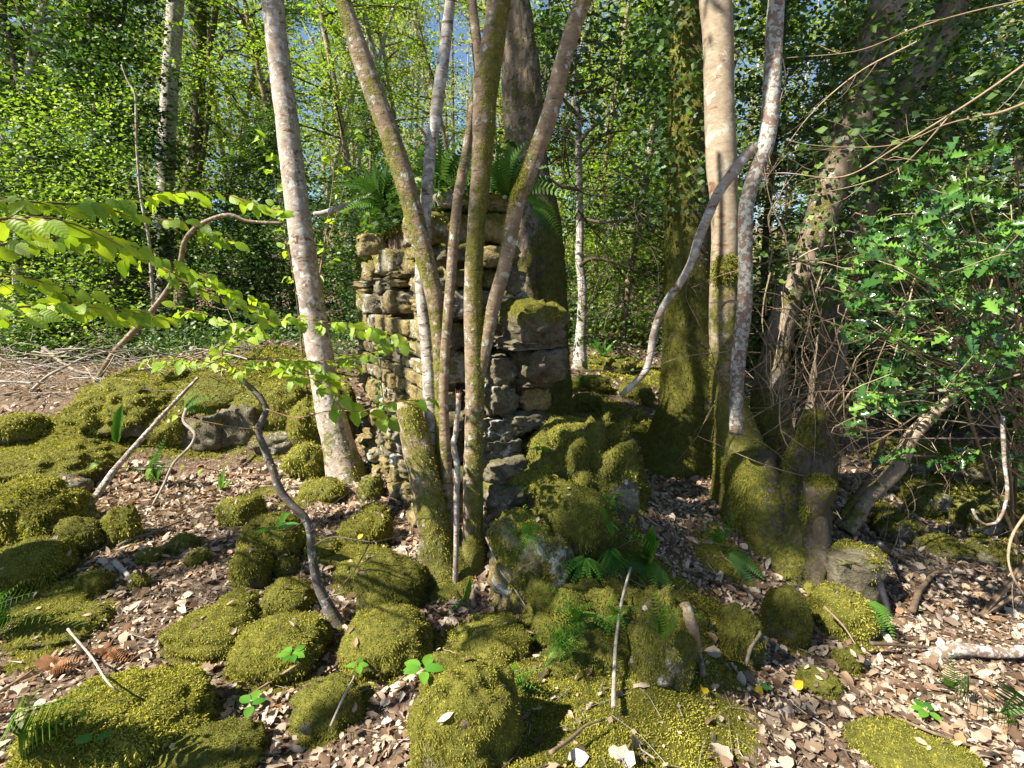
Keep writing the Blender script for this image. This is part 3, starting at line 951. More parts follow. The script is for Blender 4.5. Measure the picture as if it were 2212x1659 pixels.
# T9 grey lichen stem that ends in a saw cut, with its long limb
t9 = thing('sawn_stem_tree', 'lichen-grey stem before the beige trunk, sawn off low down, with an arched limb', 'tree', at(1591, 934, 2.95))
stem('stem', [(1678, -15, 33), (1674, 50, 34), (1671, 104, 35), (1666, 208, 36), (1661, 270, 35), (1653, 315, 35), (1636, 365, 33), (1620, 410, 32), (1611, 455, 31), (1610, 520, 30), (1610, 576, 30), (1609, 653, 31), (1603, 710, 32), (1597, 757, 31), (1593, 810, 29), (1590, 861, 29), (1590, 934, 28)],
     3.1, 2.95, 'bark_flaky', t9, 0.06, 0, (0.5, 0, 0), 1.5, 0, 28, 0.06, 9, 25)
stem('limb', [(1630, 318, 24), (1612, 335, 24), (1585, 370, 23), (1550, 420, 21), (1528, 470, 20), (1508, 520, 19), (1492, 570, 18), (1470, 610, 17), (1440, 650, 16), (1425, 680, 16), (1412, 720, 16), (1405, 764, 15), (1395, 800, 15), (1370, 828, 13), (1340, 856, 12)],
     3.05, 3.1, 'bark_pale', t9, 0.14, 0, (0, 0, 1), 0, 0, 16, 0.1, 12, 26)
V, F, N = tube([at(1590, 930, 2.95), at(1590, 937, 2.95)], [0.036, 0.035], 20)
part('cut_face', V, F, M['twig_dark'], t9)

# T10 hollow gnarled stool at the right, T11 + T12 the leaning ivy trunks
t11 = tree_at('leaning_ivy_tree', 'ivy-hung trunk leaning right, the nearer of the two leaning trunks above the gnarled stool', 'tree', 1690, 1120, 3.6)
stem('trunk', [(1925, -15, 72), (1905, 55, 74), (1882, 130, 78), (1868, 190, 79), (1854, 243, 75), (1828, 312, 70), (1792, 417, 66), (1757, 521, 62), (1733, 583, 60), (1696, 670, 56), (1680, 735, 56), (1668, 800, 66), (1662, 880, 78), (1670, 960, 88), (1682, 1040, 96), (1694, 1130, 110)],
     4.0, 3.4, 'bark_rough', t11, 0.2, 0.8, (-0.7, 0, -0.4), 2.5, 0.2, 36, 0.16, 7, 27, 3, 0.3, tufts=9000, moss_h=1.1, ridge=0.02, dark=True)
t12 = tree_at('second_leaning_tree', 'brown trunk leaning further right behind the ivy-hung one', 'tree', 1770, 1000, 4.2)
stem('trunk', [(2062, -15, 62), (2034, 69, 62), (1982, 156, 58), (1932, 243, 56), (1900, 310, 52), (1878, 382, 50), (1862, 469, 46), (1854, 521, 46), (1826, 590, 54), (1810, 640, 56), (1800, 720, 58), (1786, 820, 62), (1772, 920, 70), (1762, 1010, 84)],
     4.6, 4.0, 'bark_rough', t12, 0.3, 0.5, (0.5, 0, -0.5), 2.5, 0.3, 28, 0.12, 7, 28)
t10 = thing('gnarled_stool', 'hollow gnarled old stool with flaking mossy bark at the foot of the leaning trunks', 'tree stump', ground(1715, 1275))
stem('bole', [(1765, 890, 66), (1760, 920, 74), (1752, 960, 84), (1743, 1010, 92), (1733, 1080, 104), (1724, 1150, 118), (1716, 1215, 136), (1708, 1285, 165)], 3.1, 2.75, 'bark_dark', t10, 0.40, 0.25, (-0.6, 0, 0.4), 0, 0.15, 64, 0.34, 9, 29, 5, 0.4, ridge=0.07, tufts=16000, dark=True)  # dark bark also stands in for shade on the pale upper bole
stem('cut_stub', [(1768, 1040, 58), (1768, 1060, 60), (1760, 1100, 50), (1748, 1150, 44)], 2.72, 2.8, 'bark_dark', t10, 0.45, 0, (0, 0, 1), 0, 0, 24, 0.15, 9, 30, tufts=1500)
stem('root', [(1612, 985, 110), (1626, 1040, 118), (1645, 1100, 112), (1662, 1170, 104), (1674, 1230, 108), (1684, 1285, 130)], 3.2, 2.72, 'bark_dark', t10, 0.48, 0.2, (-0.5, 0, 0.4), 0, 0.15, 34, 0.18, 7, 31, tufts=9000, label='mossy buttress on the left side')
stem('root', [(1760, 1080, 34), (1772, 1150, 36), (1778, 1220, 40), (1782, 1262, 44)], 2.75, 2.7, 'bark_dark', t10, 0.2, 0.1, (0, 0, 1), 0, 0.15, 24, 0.2, 9, 32)
# crooked bare stem right of it
t13 = thing('crooked_holly_stem', 'crooked bare brown stem bending up to the right behind the gnarled stool', 'tree', ground(1842, 1125))
stem('stem', [(2040, 870, 22), (2005, 905, 26), (1965, 948, 30), (1945, 1000, 32), (1912, 1040, 31), (1878, 1072, 31), (1842, 1122, 36)], 3.6, 3.4, 'bark_beige', t13, 0.12, 0.2, (0, 0, 1), 0.4, 0.1, 18, 0.15, 10, 33)
stem('stem', [(1915, 920, 9), (1902, 970, 11), (1880, 1028, 12), (1850, 1070, 12), (1822, 1108, 14)], 3.4, 3.4, 'bark_dark', t13, 0.12, 0.2, (0, 0, 1), 0.3, 0.1, 10, 0.12, 10, 34)
# low two-armed bough bottom right
t14 = thing('low_forked_bough', 'low grey two-armed bough growing out over the leaf litter at bottom right', 'branch', ground(1945, 1455))
stem('arm', [(2330, 1400, 20), (2208, 1384, 24), (2140, 1376, 25), (2069, 1376, 24), (2030, 1392, 22), (2000, 1415, 22)], 2.3, 2.2, 'bark_flaky', t14, 0.12, 0, (0, 0, -1), 0, 0, 18, 0.1, 12, 35)
stem('arm', [(2330, 1395, 18), (2212, 1409, 20), (2150, 1410, 22), (2086, 1403, 25), (2040, 1408, 27), (2000, 1422, 28), (1965, 1440, 32), (1935, 1462, 40)], 2.15, 2.12, 'bark_flaky', t14, 0.15, 0.2, (0, 0, -1), 0, 0.12, 20, 0.1, 12, 36)

# the leaning pale limb left, white dead stem, broken stick
t15 = thing('leaning_limb', 'fallen grey limb leaning up from the brush pile and bending right behind the beech leaves', 'branch', ground(208, 830))
stem('limb', [(610, 482, 5.5), (560, 480, 6.2), (528, 476, 7.0), (498, 464, 7.8), (460, 472, 8.6), (420, 494, 9.4), (398, 525, 10.1), (390, 565, 10.1), (372, 610, 10.9), (345, 650, 10.9), (305, 698, 11.7), (270, 735, 11.7), (243, 767, 11.7), (205, 828, 10.9)], 5.2, 5.7, 'bark_hazel', t15, 0.26, 0.2, (0, 0, 1), 0, 0.1, 14, 0.1, 8, 37)
t16 = thing('white_dead_branch', 'short whitish dead branch resting between the leaning trunk and the wall top', 'branch', at(680, 462, 4.6))
stem('branch', [(880, 372, 5), (840, 400, 8), (790, 428, 10), (745, 445, 11), (700, 460, 11), (678, 462, 9)], 4.4, 4.6, 'bark_silver', t16, 0.05, 0, up=0, down=0, sides=10, seed=38)
t17 = thing('dead_sapling', 'thin bare dead stem standing left of the silvery trunk', 'sapling', at(322, 760, 7.5))
stem('stem', [(262, 140, 3), (276, 175, 4), (292, 205, 5), (294, 260, 5), (295, 312, 5), (299, 370, 5), (303, 416, 6), (312, 470, 6), (322, 520, 7), (330, 640, 7), (336, 770, 8)], 7.5, 7.5, 'bark_pale', t17, 0.0, 0.1, sides=8, seed=39)
t18 = thing('broken_stick', 'thin broken stick with a splintered reddish top leaning on the stoutest coppice stem', 'stick', ground(984, 1275))
stem('shaft', [(991, 850, 11), (990, 880, 11), (987, 905, 11), (984, 940, 11), (979, 957, 12), (984, 985, 13), (988, 1010, 13), (986, 1080, 12), (986, 1160, 12), (983, 1275, 13)], 2.4, 2.44, 'bark_pale', t18, 0.05, 0.1, sides=14, seed=40, down=0.05)
mb = MB()
for dx, hgt in ((-6, 838), (-1, 843), (4, 841), (7, 849)):
    twig_to(mb, [at(990 + dx * 0.6, 862, 2.40), at(990 + dx, hgt, 2.40)], 0.005, 0.001, 4, 0.2)
mb.part('splinters', M['twig_red'], t18, kind='stuff')

# ------------------------------------------------------------------ mossy boulders
SURF = []


def boulder(label, cx, cy, hw, hh, moss=1.0, seed=None, mat='stone_grey', mossmat='moss', rough=0.27, box=0.15, D=None, long=1.0, name='mossy_boulder', dens=1.0, depth=0.85, group=None):
    seed = int(cx * 3 + cy) if seed is None else seed
    g = ground(cx, min(cy + hh * 0.8, 1659 + 60)) if D is None else at(cx, cy, D)
    Db = g[1]
    m0 = metres(at(cx, cy, Db), 1)
    ry = hw * m0 * depth
    Dc = Db + 0.45 * ry if D is None else D
    c = at(cx, cy, Dc)
    m = metres(c, 1)
    rx, ry = hw * m, hw * m * depth
    dip = math.atan2(EYE[2] - c[2], c[1])
    rz = math.sqrt(max((hh * m) ** 2 - (ry * math.sin(dip)) ** 2, (0.45 * hh * m) ** 2)) / math.cos(dip)
    V, F = rock(seed, (1, 1, 1), rough, 5 if hw > 92 else 4, box, 1.5 if hw < 140 else 2.2)
    N = V / np.linalg.norm(V, axis=1)[:, None]
    V = V + N * (0.11 * fbm(V * 4.5 + seed, 4, seed % 71))[:, None]
    V[:, 2] = np.where(V[:, 2] > 0, V[:, 2] * (1 + 0.25 * V[:, 0] * math.sin(seed)), V[:, 2])
    V = V * np.array([rx, ry, rz])
    rz_ang = ((seed * 37) % 100 / 100 - 0.5) * 0.5
    ca, sa = math.cos(rz_ang), math.sin(rz_ang)
    V[:, :2] = V[:, :2] @ np.array([[ca, sa], [-sa, ca]])
    V = V + c
    low = V[:, 2] < c[2]
    gap = max(0.0, V[:, 2].min() - float(H(c[0], c[1])[0]) + 0.06)
    V[low, 2] -= gap * ((c[2] - V[low, 2]) / max(c[2] - V[:, 2].min(), 1e-4))
    ms = (moss * (0.62 + 0.5 * N[:, 2]) + 0.62 * fbm(V * 5 / max(0.4, m * 180), 4, seed % 53) + (0.16 if moss >= 1 else 0)).clip(0, 1)
    o = solo(name, V, F, M[mat], label, 'rock', loc=np.array([c[0], c[1], min(c[2] - rz * 0.7, float(H(c[0], c[1])[0]))]), attrs={'moss': ms}, group=group)
    L = min(max((9.5 if dens > 1.15 else 6.5) * m, 0.007), 0.028)
    cnt = dens * min(110000 if hw > 170 or 'rubble' in name else 30000, math.pi * hw * hh / 10 * (4.6 if 'rubble' in name else 3.7)) * min(1, moss + .1)
    fv, ff, fr = fuzz(V, F, ((ms - 0.42) * 5).clip(0, 1), cnt, L, L * 0.24, seed=seed, only_top=-0.75, droop=0.5, lean=0.75)
    if len(fv):
        part('moss', fv, ff, M[mossmat], o, attrs={'rnd': fr}, kind='stuff')
    BOULDERS.append((c[0], c[1], max(rx, ry)))
    SURF.append((V, F))
    return o


B = boulder
B('largest shaggy moss mound, bottom left corner of the photo', 262, 1568, 165, 98, dens=1.3, rough=0.26)
B('shaggy dark moss lump cut off by the bottom edge, right of the largest mound', 430, 1650, 115, 62, mossmat='moss_dark', rough=0.25)
B('oval mossy boulder left of its rounder twin beside the young beech', 463, 1366, 88, 55)
B('round bright mossy boulder with a bramble sprig on its right side', 605, 1398, 98, 66, rough=0.15)
B('small moss cushion wedged behind the bright round boulder', 520, 1305, 42, 28)
B('smooth domed mossy boulder in half shade below the coppiced stems', 838, 1388, 95, 72, rough=0.12)
B('square mossy block right behind the domed boulder', 848, 1275, 72, 62, box=0.5, rough=0.18, mossmat='moss_dark')
B('bright mossy stone beside the mossy foot of the young beech', 625, 1296, 52, 38)
B('dark mossy boulder between two dead leaves drifts, low in the middle left', 708, 1522, 74, 54, mossmat='moss_dark')
B('upright mossy rock with a hart tongue leaf on top', 590, 1170, 62, 58, rough=0.25)
B('long low mossy ridge running down from the upright rock', 542, 1230, 42, 46, rough=0.2)
B('small round moss cushion right of the low ridge', 618, 1228, 24, 24)
B('mossy stone behind the curved sapling trunk', 700, 1190, 34, 26)
B('broad mossy stone left of the coppice foot', 790, 1150, 55, 40, rough=0.28)
B('low mossy step with a yellow leaf on it', 770, 1195, 62, 24, rough=0.25)
B('sunlit moss hummock under the square block', 775, 1240, 50, 32, rough=0.3)
B('mossy stone leaning on the foot of the pale leaning trunk', 660, 1000, 42, 42, rough=0.3)
B('mossy stone in front of the pale leaning trunk', 700, 1060, 46, 26)
B('two-lobed mossy stone on the leaf slope', 522, 1105, 46, 36, rough=0.3)
B('wide golden moss boulder at the left edge, upper one', 105, 1005, 128, 54, rough=0.3)
B('ragged golden moss boulder at the left edge under the wide one', 62, 1112, 105, 68, rough=0.33, dens=1.2)
B('moss lump hanging right of the ragged golden boulder', 178, 1160, 44, 40, rough=0.3, mossmat='moss_dark')
B('grey stone slab poking out between golden moss boulders', 150, 1062, 36, 30, moss=0.1, name='stone_slab', box=0.6)
B('rounded golden moss boulder at the left edge, lower one', 62, 1222, 80, 54, rough=0.25)
B('low mossy stone below the rounded golden boulder', 135, 1292, 78, 30, rough=0.25)
B('long low moss hump with a thin twig over it', 140, 1345, 88, 34, rough=0.25)
B('small moss lump right of the low hump', 205, 1262, 34, 30, mossmat='moss_dark')
B('flat moss hummock at the left edge of the upper slope', 32, 925, 56, 32)
B('narrow mossy wedge of stone above the leaf drift', 262, 1138, 34, 40, rough=0.3)
B('tiny moss cushion on the leaf slope, left one of two', 322, 1200, 24, 17)
B('tiny moss cushion on the leaf slope, right one of two', 428, 1206, 24, 20)
B('dark tiny moss cushion beside the fallen stick', 300, 1258, 18, 22, mossmat='moss_dark')
B('dark moss pad among dead leaves near the middle left', 395, 1175, 30, 20, mossmat='moss_dark')
B('long mossy bank stone with overhanging moss, upper left', 285, 878, 100, 54, rough=0.3, box=0.3)
B('bare grey bank stone left of the dark gap', 448, 930, 46, 38, moss=0.3, box=0.5, rough=0.3, name='bank_stone')
B('pale grey bank stone right of the dark gap', 520, 918, 44, 44, moss=0.2, box=0.5, rough=0.3, name='bank_stone')
B('moss roof over the two grey bank stones', 480, 858, 92, 34, rough=0.3, mossmat='moss_dark')
B('hanging moss curtain stone between bank and leaning trunk', 618, 885, 52, 56, rough=0.3, box=0.4)
B('flat pale ledge stone under the hanging moss', 595, 955, 46, 22, moss=0.35, box=0.6, rough=0.25, name='bank_stone')
B('shaded moss lump below the wall foot', 802, 1058, 28, 30, mossmat='moss_dark')
B('low moss lump left of the wall foot', 812, 1112, 30, 26)
B('mossy log-like stone on the bank top', 398, 752, 34, 16, D=8.5)
B('small bright moss stone on the bank top', 372, 808, 24, 18)
# the mound at the wall end
B('brightest moss boulder, sunlit at the bottom centre', 1010, 1560, 118, 118, dens=1.12, rough=0.22)
B('flattish moss boulder behind the brightest one', 1062, 1385, 84, 52, rough=0.22)
B('big rounded mossy block at the top of the mound', 1232, 958, 84, 56, rough=0.18, box=0.35)
B('mossy block on the right shoulder of the mound', 1328, 1032, 46, 42, box=0.4, rough=0.16)
B('yellow-green mossy block on the left shoulder of the mound', 1155, 1050, 58, 48, rough=0.2, box=0.3)
B('large mossy belly stone in the middle of the mound', 1238, 1128, 92, 78, rough=0.22, mossmat='moss_dark')
B('grey squared stone at the right edge of the mound', 1348, 1098, 26, 46, moss=0.15, box=0.7, name='fallen_stone')
B('lichen-spotted earthy rock face low on the mound', 1150, 1230, 84, 96, moss=0.62, rough=0.38, mat='stone_ochre', name='fallen_stone')
B('big mossy core of the rubble mound against the wall end', 1218, 1110, 150, 190, rough=0.34, D=2.98, mossmat='moss_dark', box=0.3, depth=0.75, name='rubble_mound')
B('long moss-draped slope running down from the mound to the bottom of the photo', 1345, 1480, 215, 190, rough=0.36, D=2.0, mossmat='moss_dark', box=0.2, depth=0.9, name='rubble_mound')
B('tall mossy flank stone right of the leaning stick', 1430, 1390, 62, 100, rough=0.3, mossmat='moss_dark')
B('mossy bank stone in the middle of the left bank', 375, 925, 52, 44, rough=0.3)
B('mossy stone on the bank edge above the pale grey stone', 560, 880, 66, 40, rough=0.3, mossmat='moss_dark')
B('mossy bank stone touching the leaning pale trunk', 668, 925, 44, 58, rough=0.3)
B('mossy bank stone between leaning trunk and wall', 735, 900, 34, 60, rough=0.35, mossmat='moss_dark', D=4.9)
B('small pale stone capping the rubble beside the coppice', 1170, 895, 44, 18, moss=0.25, box=0.5, name='fallen_stone')
# right side
B('egg-shaped dark moss boulder under the gnarled stool', 1700, 1338, 48, 66, rough=0.14, mossmat='moss_dark')
B('broad moss boulder with a lit top right of the egg-shaped one', 1822, 1330, 66, 56, rough=0.16)
B('mossy stone tucked against the stool, left of the egg-shaped boulder', 1600, 1375, 44, 58, rough=0.25, mossmat='moss_dark')
B('grey slab with a mossy top sticking out from the stool', 1848, 1200, 58, 24, moss=0.55, box=0.55, rough=0.3, name='stone_slab', D=2.62)
B('small grey stone under the slab', 1795, 1275, 28, 22, moss=0.25, box=0.5, name='fallen_stone')
B('small moss lump under the broad lit boulder', 1832, 1428, 26, 30, mossmat='moss_dark')
B('flat moss cushion in the sunny litter, bottom right', 1945, 1618, 92, 42, rough=0.15)
B('second flat moss cushion at the bottom right, by the twig', 2050, 1640, 62, 40, rough=0.15)
B('low moss patch stone left of the sunny litter', 1768, 1470, 42, 26, mossmat='moss_dark')
for k, (cx, cy, hw, hh, lb) in enumerate([(1960, 985, 58, 40, 'left'), (2065, 1000, 62, 44, 'middle'), (2170, 1010, 60, 50, 'right'), (2000, 1080, 52, 36, 'lower left'), (2100, 1110, 60, 44, 'lower middle'), (2190, 1130, 48, 46, 'lower right'), (1925, 1140, 38, 30, 'lowest left'), (2040, 1185, 50, 28, 'lowest middle'), (2150, 1200, 48, 30, 'lowest right')]):
    B(f'shaded mossy stone of the heap under the holly, {lb} one', cx, cy, hw, hh, moss=0.85, rough=0.3, mossmat='moss_dark', group='mossy stones heaped under the holly')
for k, (cx, cy, hw, hh, lb) in enumerate([(1285, 830, 34, 20, 'nearest the wall'), (1340, 790, 34, 20, 'below the limb end'), (1375, 850, 36, 22, 'beside the mossy giant'), (1300, 930, 40, 24, 'under the mound top'), (1395, 735, 30, 18, 'farthest up'), (1320, 700, 36, 18, 'on the crest'), (1270, 870, 30, 18, 'in the hollow')]):
    B(f'small mossy stone on the shaded bank behind the mound, one {lb}', cx, cy, hw, hh, rough=0.3, mossmat='moss_dark', group='mossy stones on the shaded bank')


GM = moss_at(GV[:, 0], GV[:, 1])
bpy.data.objects['ground'].data.attributes['moss'].data.foreach_set('value', GM.astype(np.float32))
near = (np.hypot(GV[:, 0], GV[:, 1]) < 4.6) & (GV[:, 1] > 0.6)
mv, mf, mr = fuzz(GV, GF, np.where(near, ((GM - 0.42) * 4).clip(0, 1), 0) / (0.5 + np.hypot(GV[:, 0], GV[:, 1])) , 150000, 0.012, 0.0034, seed=3)
mid = (np.hypot(GV[:, 0], GV[:, 1]) >= 4.6) & (np.hypot(GV[:, 0], GV[:, 1]) < 8.5) & (GV[:, 1] > 2)
qv, qf, qr = fuzz(GV, GF, np.where(mid, ((GM - 0.42) * 4).clip(0, 1), 0), 28000, 0.038, 0.012, seed=13)
mf = np.vstack([mf, qf + len(mv)])
mv, mr = np.vstack([mv, qv]), np.r_[mr, qr]
solo('ground_moss', mv, mf, M['moss'], 'carpet of moss shoots over the mound and the floor', None, attrs={'rnd': mr}, kind='stuff')

from mathutils.bvhtree import BVHTree


def _bvh():
    Vs, Fs, off = [], [], 0
    for V, F in SURF:
        Vs.append(V)
        Fs += (F + off).tolist()
        off += len(V)
    return BVHTree.FromPolygons(np.vstack(Vs).tolist(), Fs)


TREE = _bvh()


def hit(px, py):
    """the first boulder or piece of ground met along a line of sight"""
    r = Vector(ray(px, py)).normalized()
    g = ground(px, py)
    loc, nrm, idx, dist = TREE.ray_cast(Vector(EYE), r)
    if loc is not None and dist < np.linalg.norm(g - EYE):
        return np.array(loc)
    return g


# ------------------------------------------------------------------ leaf shapes (unit length along +y, face up)
def leaf_shape(n=6, width=0.3, tipc=0.0, fold=0.12, curl=0.25, wave=0.03, kind='beech'):
    t = np.linspace(0, 1, n + 1)
    if kind == 'beech':
        wd = width * np.sin(np.pi * t ** 0.85) ** 0.8
    elif kind == 'holly':
        wd = width * np.sin(np.pi * t ** 0.95) ** 0.6
        wd[1:-1] *= np.where(np.arange(1, n) % 2 == 1, 1.3, 0.62)
    elif kind == 'strap':
        wd = width * np.minimum(1, np.minimum(t * 6, (1 - t) * 3.5)) ** 0.7
    elif kind == 'oak':
        wd = width * np.sin(np.pi * t ** 0.8) ** 0.7
        wd[1:-1] *= np.where(np.arange(1, n) % 2 == 1, 1.15, 0.7)
    wd[0] = 0.012
    wd[-1] = 0.0
    zc_ = -curl * t ** 2
    tipy = t.copy()
    dy = np.zeros(n + 1)
    if kind == 'holly':
        dy[1:-1] = np.where(np.arange(1, n) % 2 == 1, 0.05, -0.02)
    wv = wave * np.where(np.arange(n + 1) % 2 == 1, 1, -1)
    Lf = np.c_[-wd, tipy + dy, zc_ + fold * wd * 2 + wv]
    Md = np.c_[0 * t, tipy, zc_]
    Rt = np.c_[wd, tipy + dy, zc_ + fold * wd * 2 + wv]
    V = np.vstack([Lf, Md, Rt])
    k = n + 1
    i = np.arange(n)
    F = np.vstack([np.c_[i, k + i, k + i + 1, i + 1], np.c_[k + i, 2 * k + i, 2 * k + i + 1, k + i + 1]])
    return V, F


def leaf_mesh(name, mat, **k):
    V, F = leaf_shape(**k)
    return mk_mesh(name, V, F, M[mat], {'rnd': np.zeros(len(V))})


def frame(y, z_hint, s, p):
    y = Vector(y).normalized()
    z = Vector(z_hint)
    z = (z - y * z.dot(y))
    if z.length < 1e-4:
        z = Vector((0, 1, 0.2)) - y * y[1]
    z.normalize()
    x = y.cross(z)
    m = Matrix((x, y, z)).transposed().to_4x4()
    return Matrix.Translation(Vector(p)) @ m @ Matrix.Scale(s, 4)


BEECH = [leaf_mesh('beech_leaf', 'beech', n=7, width=0.33, fold=f, curl=c, wave=0.022) for f, c in ((0.10, 0.22), (0.22, 0.35), (-0.05, 0.15), (0.15, 0.55))]
HOLLY = [leaf_mesh('holly_leaf', 'holly', n=8, width=0.21, fold=f, curl=c, wave=0.07, kind='holly') for f, c in ((0.25, 0.15), (0.1, 0.3), (0.35, 0.05))]


class Leafer:
    """leaves of one plant: the first 300 as parts of their own, the rest in one stuff part"""
    def __init__(self, root, meshes, matname, lim=300, name='leaf'):
        self.root, self.meshes, self.mat, self.lim, self.name = root, meshes, matname, lim, name
        self.todo = []

    def add(self, Mx):
        self.todo.append(Mx)

    def done(self):
        def key(m):
            p = np.array(m.translation)
            return float(np.linalg.norm(p - EYE)) / max(m.median_scale, 1e-6)
        self.todo.sort(key=key)
        for m in self.todo[:self.lim]:
            place(self.name, random.choice(self.meshes), self.root, m)
        rest = self.todo[self.lim:]
        if rest:
            me = self.meshes[0]
            v0 = np.array([v.co[:] for v in me.vertices])
            f0 = np.array([list(p.vertices) for p in me.polygons])
            mb = MB()
            for m in rest:
                A = np.array(m)
                mb.add(v0 @ A[:3, :3].T + A[:3, 3], f0, random.random())
            mb.part(self.name + '_mass', M[self.mat], self.root, kind='stuff')


def spray(lf, root, pts, r0=0.0035, size=0.053, gap=0.040, side_twigs=True, start=0.0, plane=(0, 0, 1), droop=0.38, mat='twig_red'):
    mb = MB()
    P = twig_to(mb, [at(*p) for p in pts], r0, 0.0012, 6, step=0.012)
    seg = np.linalg.norm(np.diff(P, axis=0), axis=1)
    cum = np.r_[0, np.cumsum(seg)]
    T = np.gradient(P, axis=0)
    s, sgn = start + 0.02, 1

    def put(p, d, k=1.0):
        d = d + np.array([0, 0, -droop]) + 0.22 * rng.normal(size=3)
        up = np.array([-0.35, -0.55, 0.85]) + 0.4 * rng.normal(size=3)
        lf.add(frame(d, up, size * k * random.uniform(0.7, 1.2), p))

    while s < cum[-1]:
        i = int(np.searchsorted(cum, s))
        i = min(i, len(P) - 1)
        t = T[i] / np.linalg.norm(T[i])
        sd = np.cross(t, np.array(plane, float))
        sd /= np.linalg.norm(sd)
        sgn = -sgn

        put(P[i], sd * sgn * 0.85 + t * 0.6)
        if side_twigs and random.random() < 0.7:
            d = sd * sgn * 0.75 + t * 0.65 + np.array([0, 0, random.uniform(-0.3, 0.12)])
            d /= np.linalg.norm(d)
            ln = random.uniform(0.05, 0.13)
            q = [P[i], P[i] + d * ln * 0.5, P[i] + d * ln + np.array([0, 0, -0.012])]
            twig_to(mb, q, 0.0018, 0.0008, 4, step=0.02)
            for f in (0.45, 0.75, 1.0):
                b = P[i] + d * ln * f
                s2 = np.cross(d, (0, 0, 1.0))
                put(b, d * 0.8 + s2 * random.choice((-0.8, 0.8)) * (f < 1), 0.95)
        s += gap * random.uniform(0.75, 1.3)
    put(P[-1], T[-1] / np.linalg.norm(T[-1]))
    mb.part('twig', M[mat], root)


# young beech with its curved stem
yb = thing('beech_sapling', 'young beech with a thin crooked dark stem, mossy foot and sprays of bright new leaves', 'sapling', ground(733, 1356))
stem('trunk', [(512, 806, 8), (530, 826, 10), (549, 844, 12), (564, 862, 13), (576, 884, 14), (568, 905, 14), (557, 925, 14), (562, 948, 15), (571, 968, 16), (582, 995, 16), (591, 1018, 16), (599, 1045, 17), (612, 1070, 17), (635, 1095, 16), (656, 1115, 17), (667, 1135, 17), (671, 1155, 17), (675, 1205, 18), (687, 1262, 20), (706, 1305, 24), (735, 1358, 32)],
     2.35, 2.24, 'bark_sapling', yb, 0.14, 0.75, (0.5, 0, 0), 0, 0.08, 18, 0.08, 14, 51, moss_h=0.12, tufts=2500, tuft_len=0.012)
mb = MB()
lf = Leafer(yb, BEECH, 'beech')
spray(lf, yb, [(512, 806, 2.35), (455, 784, 2.3), (390, 776, 2.25), (322, 778, 2.2)], gap=0.036)
spray(lf, yb, [(512, 806, 2.35), (590, 778, 2.25), (690, 782, 2.15), (770, 770, 2.1), (838, 748, 2.1)], gap=0.034)
spray(lf, yb, [(590, 778, 2.25), (650, 806, 2.1), (700, 832, 2.05), (738, 862, 2.0)], gap=0.036)
spray(lf, yb, [(512, 806, 2.35), (480, 760, 2.3), (530, 715, 2.2), (610, 690, 2.15), (700, 694, 2.1), (790, 706, 2.1), (848, 724, 2.1)], gap=0.032)
spray(lf, yb, [(530, 715, 2.2), (450, 680, 2.1), (380, 660, 2.05)], gap=0.036)
spray(lf, yb, [(576, 884, 2.3), (640, 902, 2.25), (710, 888, 2.2), (780, 890, 2.1), (836, 906, 2.05)], start=0.34, gap=0.05, size=0.075, side_twigs=False)
spray(lf, yb, [(780, 890, 2.1), (850, 868, 2.1), (928, 864, 2.1)], start=0.06, gap=0.05, size=0.07, side_twigs=False)
spray(lf, yb, [(590, 1024, 2.3), (520, 1028, 2.3), (440, 1012, 2.3), (330, 1010, 2.3), (240, 1008, 2.25), (215, 1000, 2.25)], start=0.3, gap=0.12, size=0.05, side_twigs=False)
spray(lf, yb, [(560, 925, 2.3), (520, 925, 2.25), (440, 910, 2.2), (385, 900, 2.2)], start=0.6, gap=0.3, side_twigs=False)
lf.done()
tw = MB()
for pts in ([(671, 1150, 2.26), (720, 1090, 2.2), (760, 1060, 2.2)], [(675, 1180, 2.25), (720, 1160, 2.2), (800, 1170, 2.1), (850, 1162, 2.1), (935, 1155, 2.1)], [(590, 1005, 2.3), (560, 990, 2.3), (540, 960, 2.3)], [(660, 1125, 2.26), (620, 1145, 2.2), (560, 1140, 2.15)], [(800, 1170, 2.1), (760, 1240, 2.0), (700, 1300, 1.95)]):
    twig_to(tw, [at(*p) for p in pts], 0.004, 0.0012, 6, step=0.02)
tw.part('bare_twigs', M['twig_dark'], yb, kind='stuff')

# beech boughs reaching in from the left, from a tree just outside the picture
bb = thing('beech_tree', 'beech boughs of bright translucent new leaves reaching in from the left edge', 'tree', (-3.3, 2.3, float(H(-3.3, 2.3)[0])))
V, F, N = tube(smooth_path([(-3.3, 2.3, -0.1), (-3.32, 2.31, 1.2), (-3.36, 2.25, 2.6), (-3.5, 2.15, 5.0)], 0.1), np.linspace(0.09, 0.05, len(smooth_path([(-3.3, 2.3, -0.1), (-3.32, 2.31, 1.2), (-3.36, 2.25, 2.6), (-3.5, 2.15, 5.0)], 0.1))), 16, 0.06, 6, 61)
part('trunk', V, F, M['bark_pale'], bb, attrs={'moss': np.full(len(V), 0.2)})
mb = MB()
lf = Leafer(bb, BEECH, 'beech')
for z, e in ((1.75, (-60, 420, 1.35)), (1.7, (-60, 480, 1.0)), (1.6, (-60, 540, 1.35)), (1.5, (-80, 680, 1.3)), (1.66, (-60, 600, 1.5))):
    twig_to(mb, [np.array([-3.3, 2.3, z + 0.1]), (np.array([-3.3, 2.3, z]) + at(*e)) / 2 + [0, 0, 0.06], at(*e)], 0.012, 0.0045, 6)
spray(lf, bb, [(-60, 420, 1.35), (60, 436, 1.4), (200, 440, 1.6), (330, 425, 1.8), (430, 412, 1.95), (520, 428, 2.05), (602, 455, 2.1)], gap=0.034)
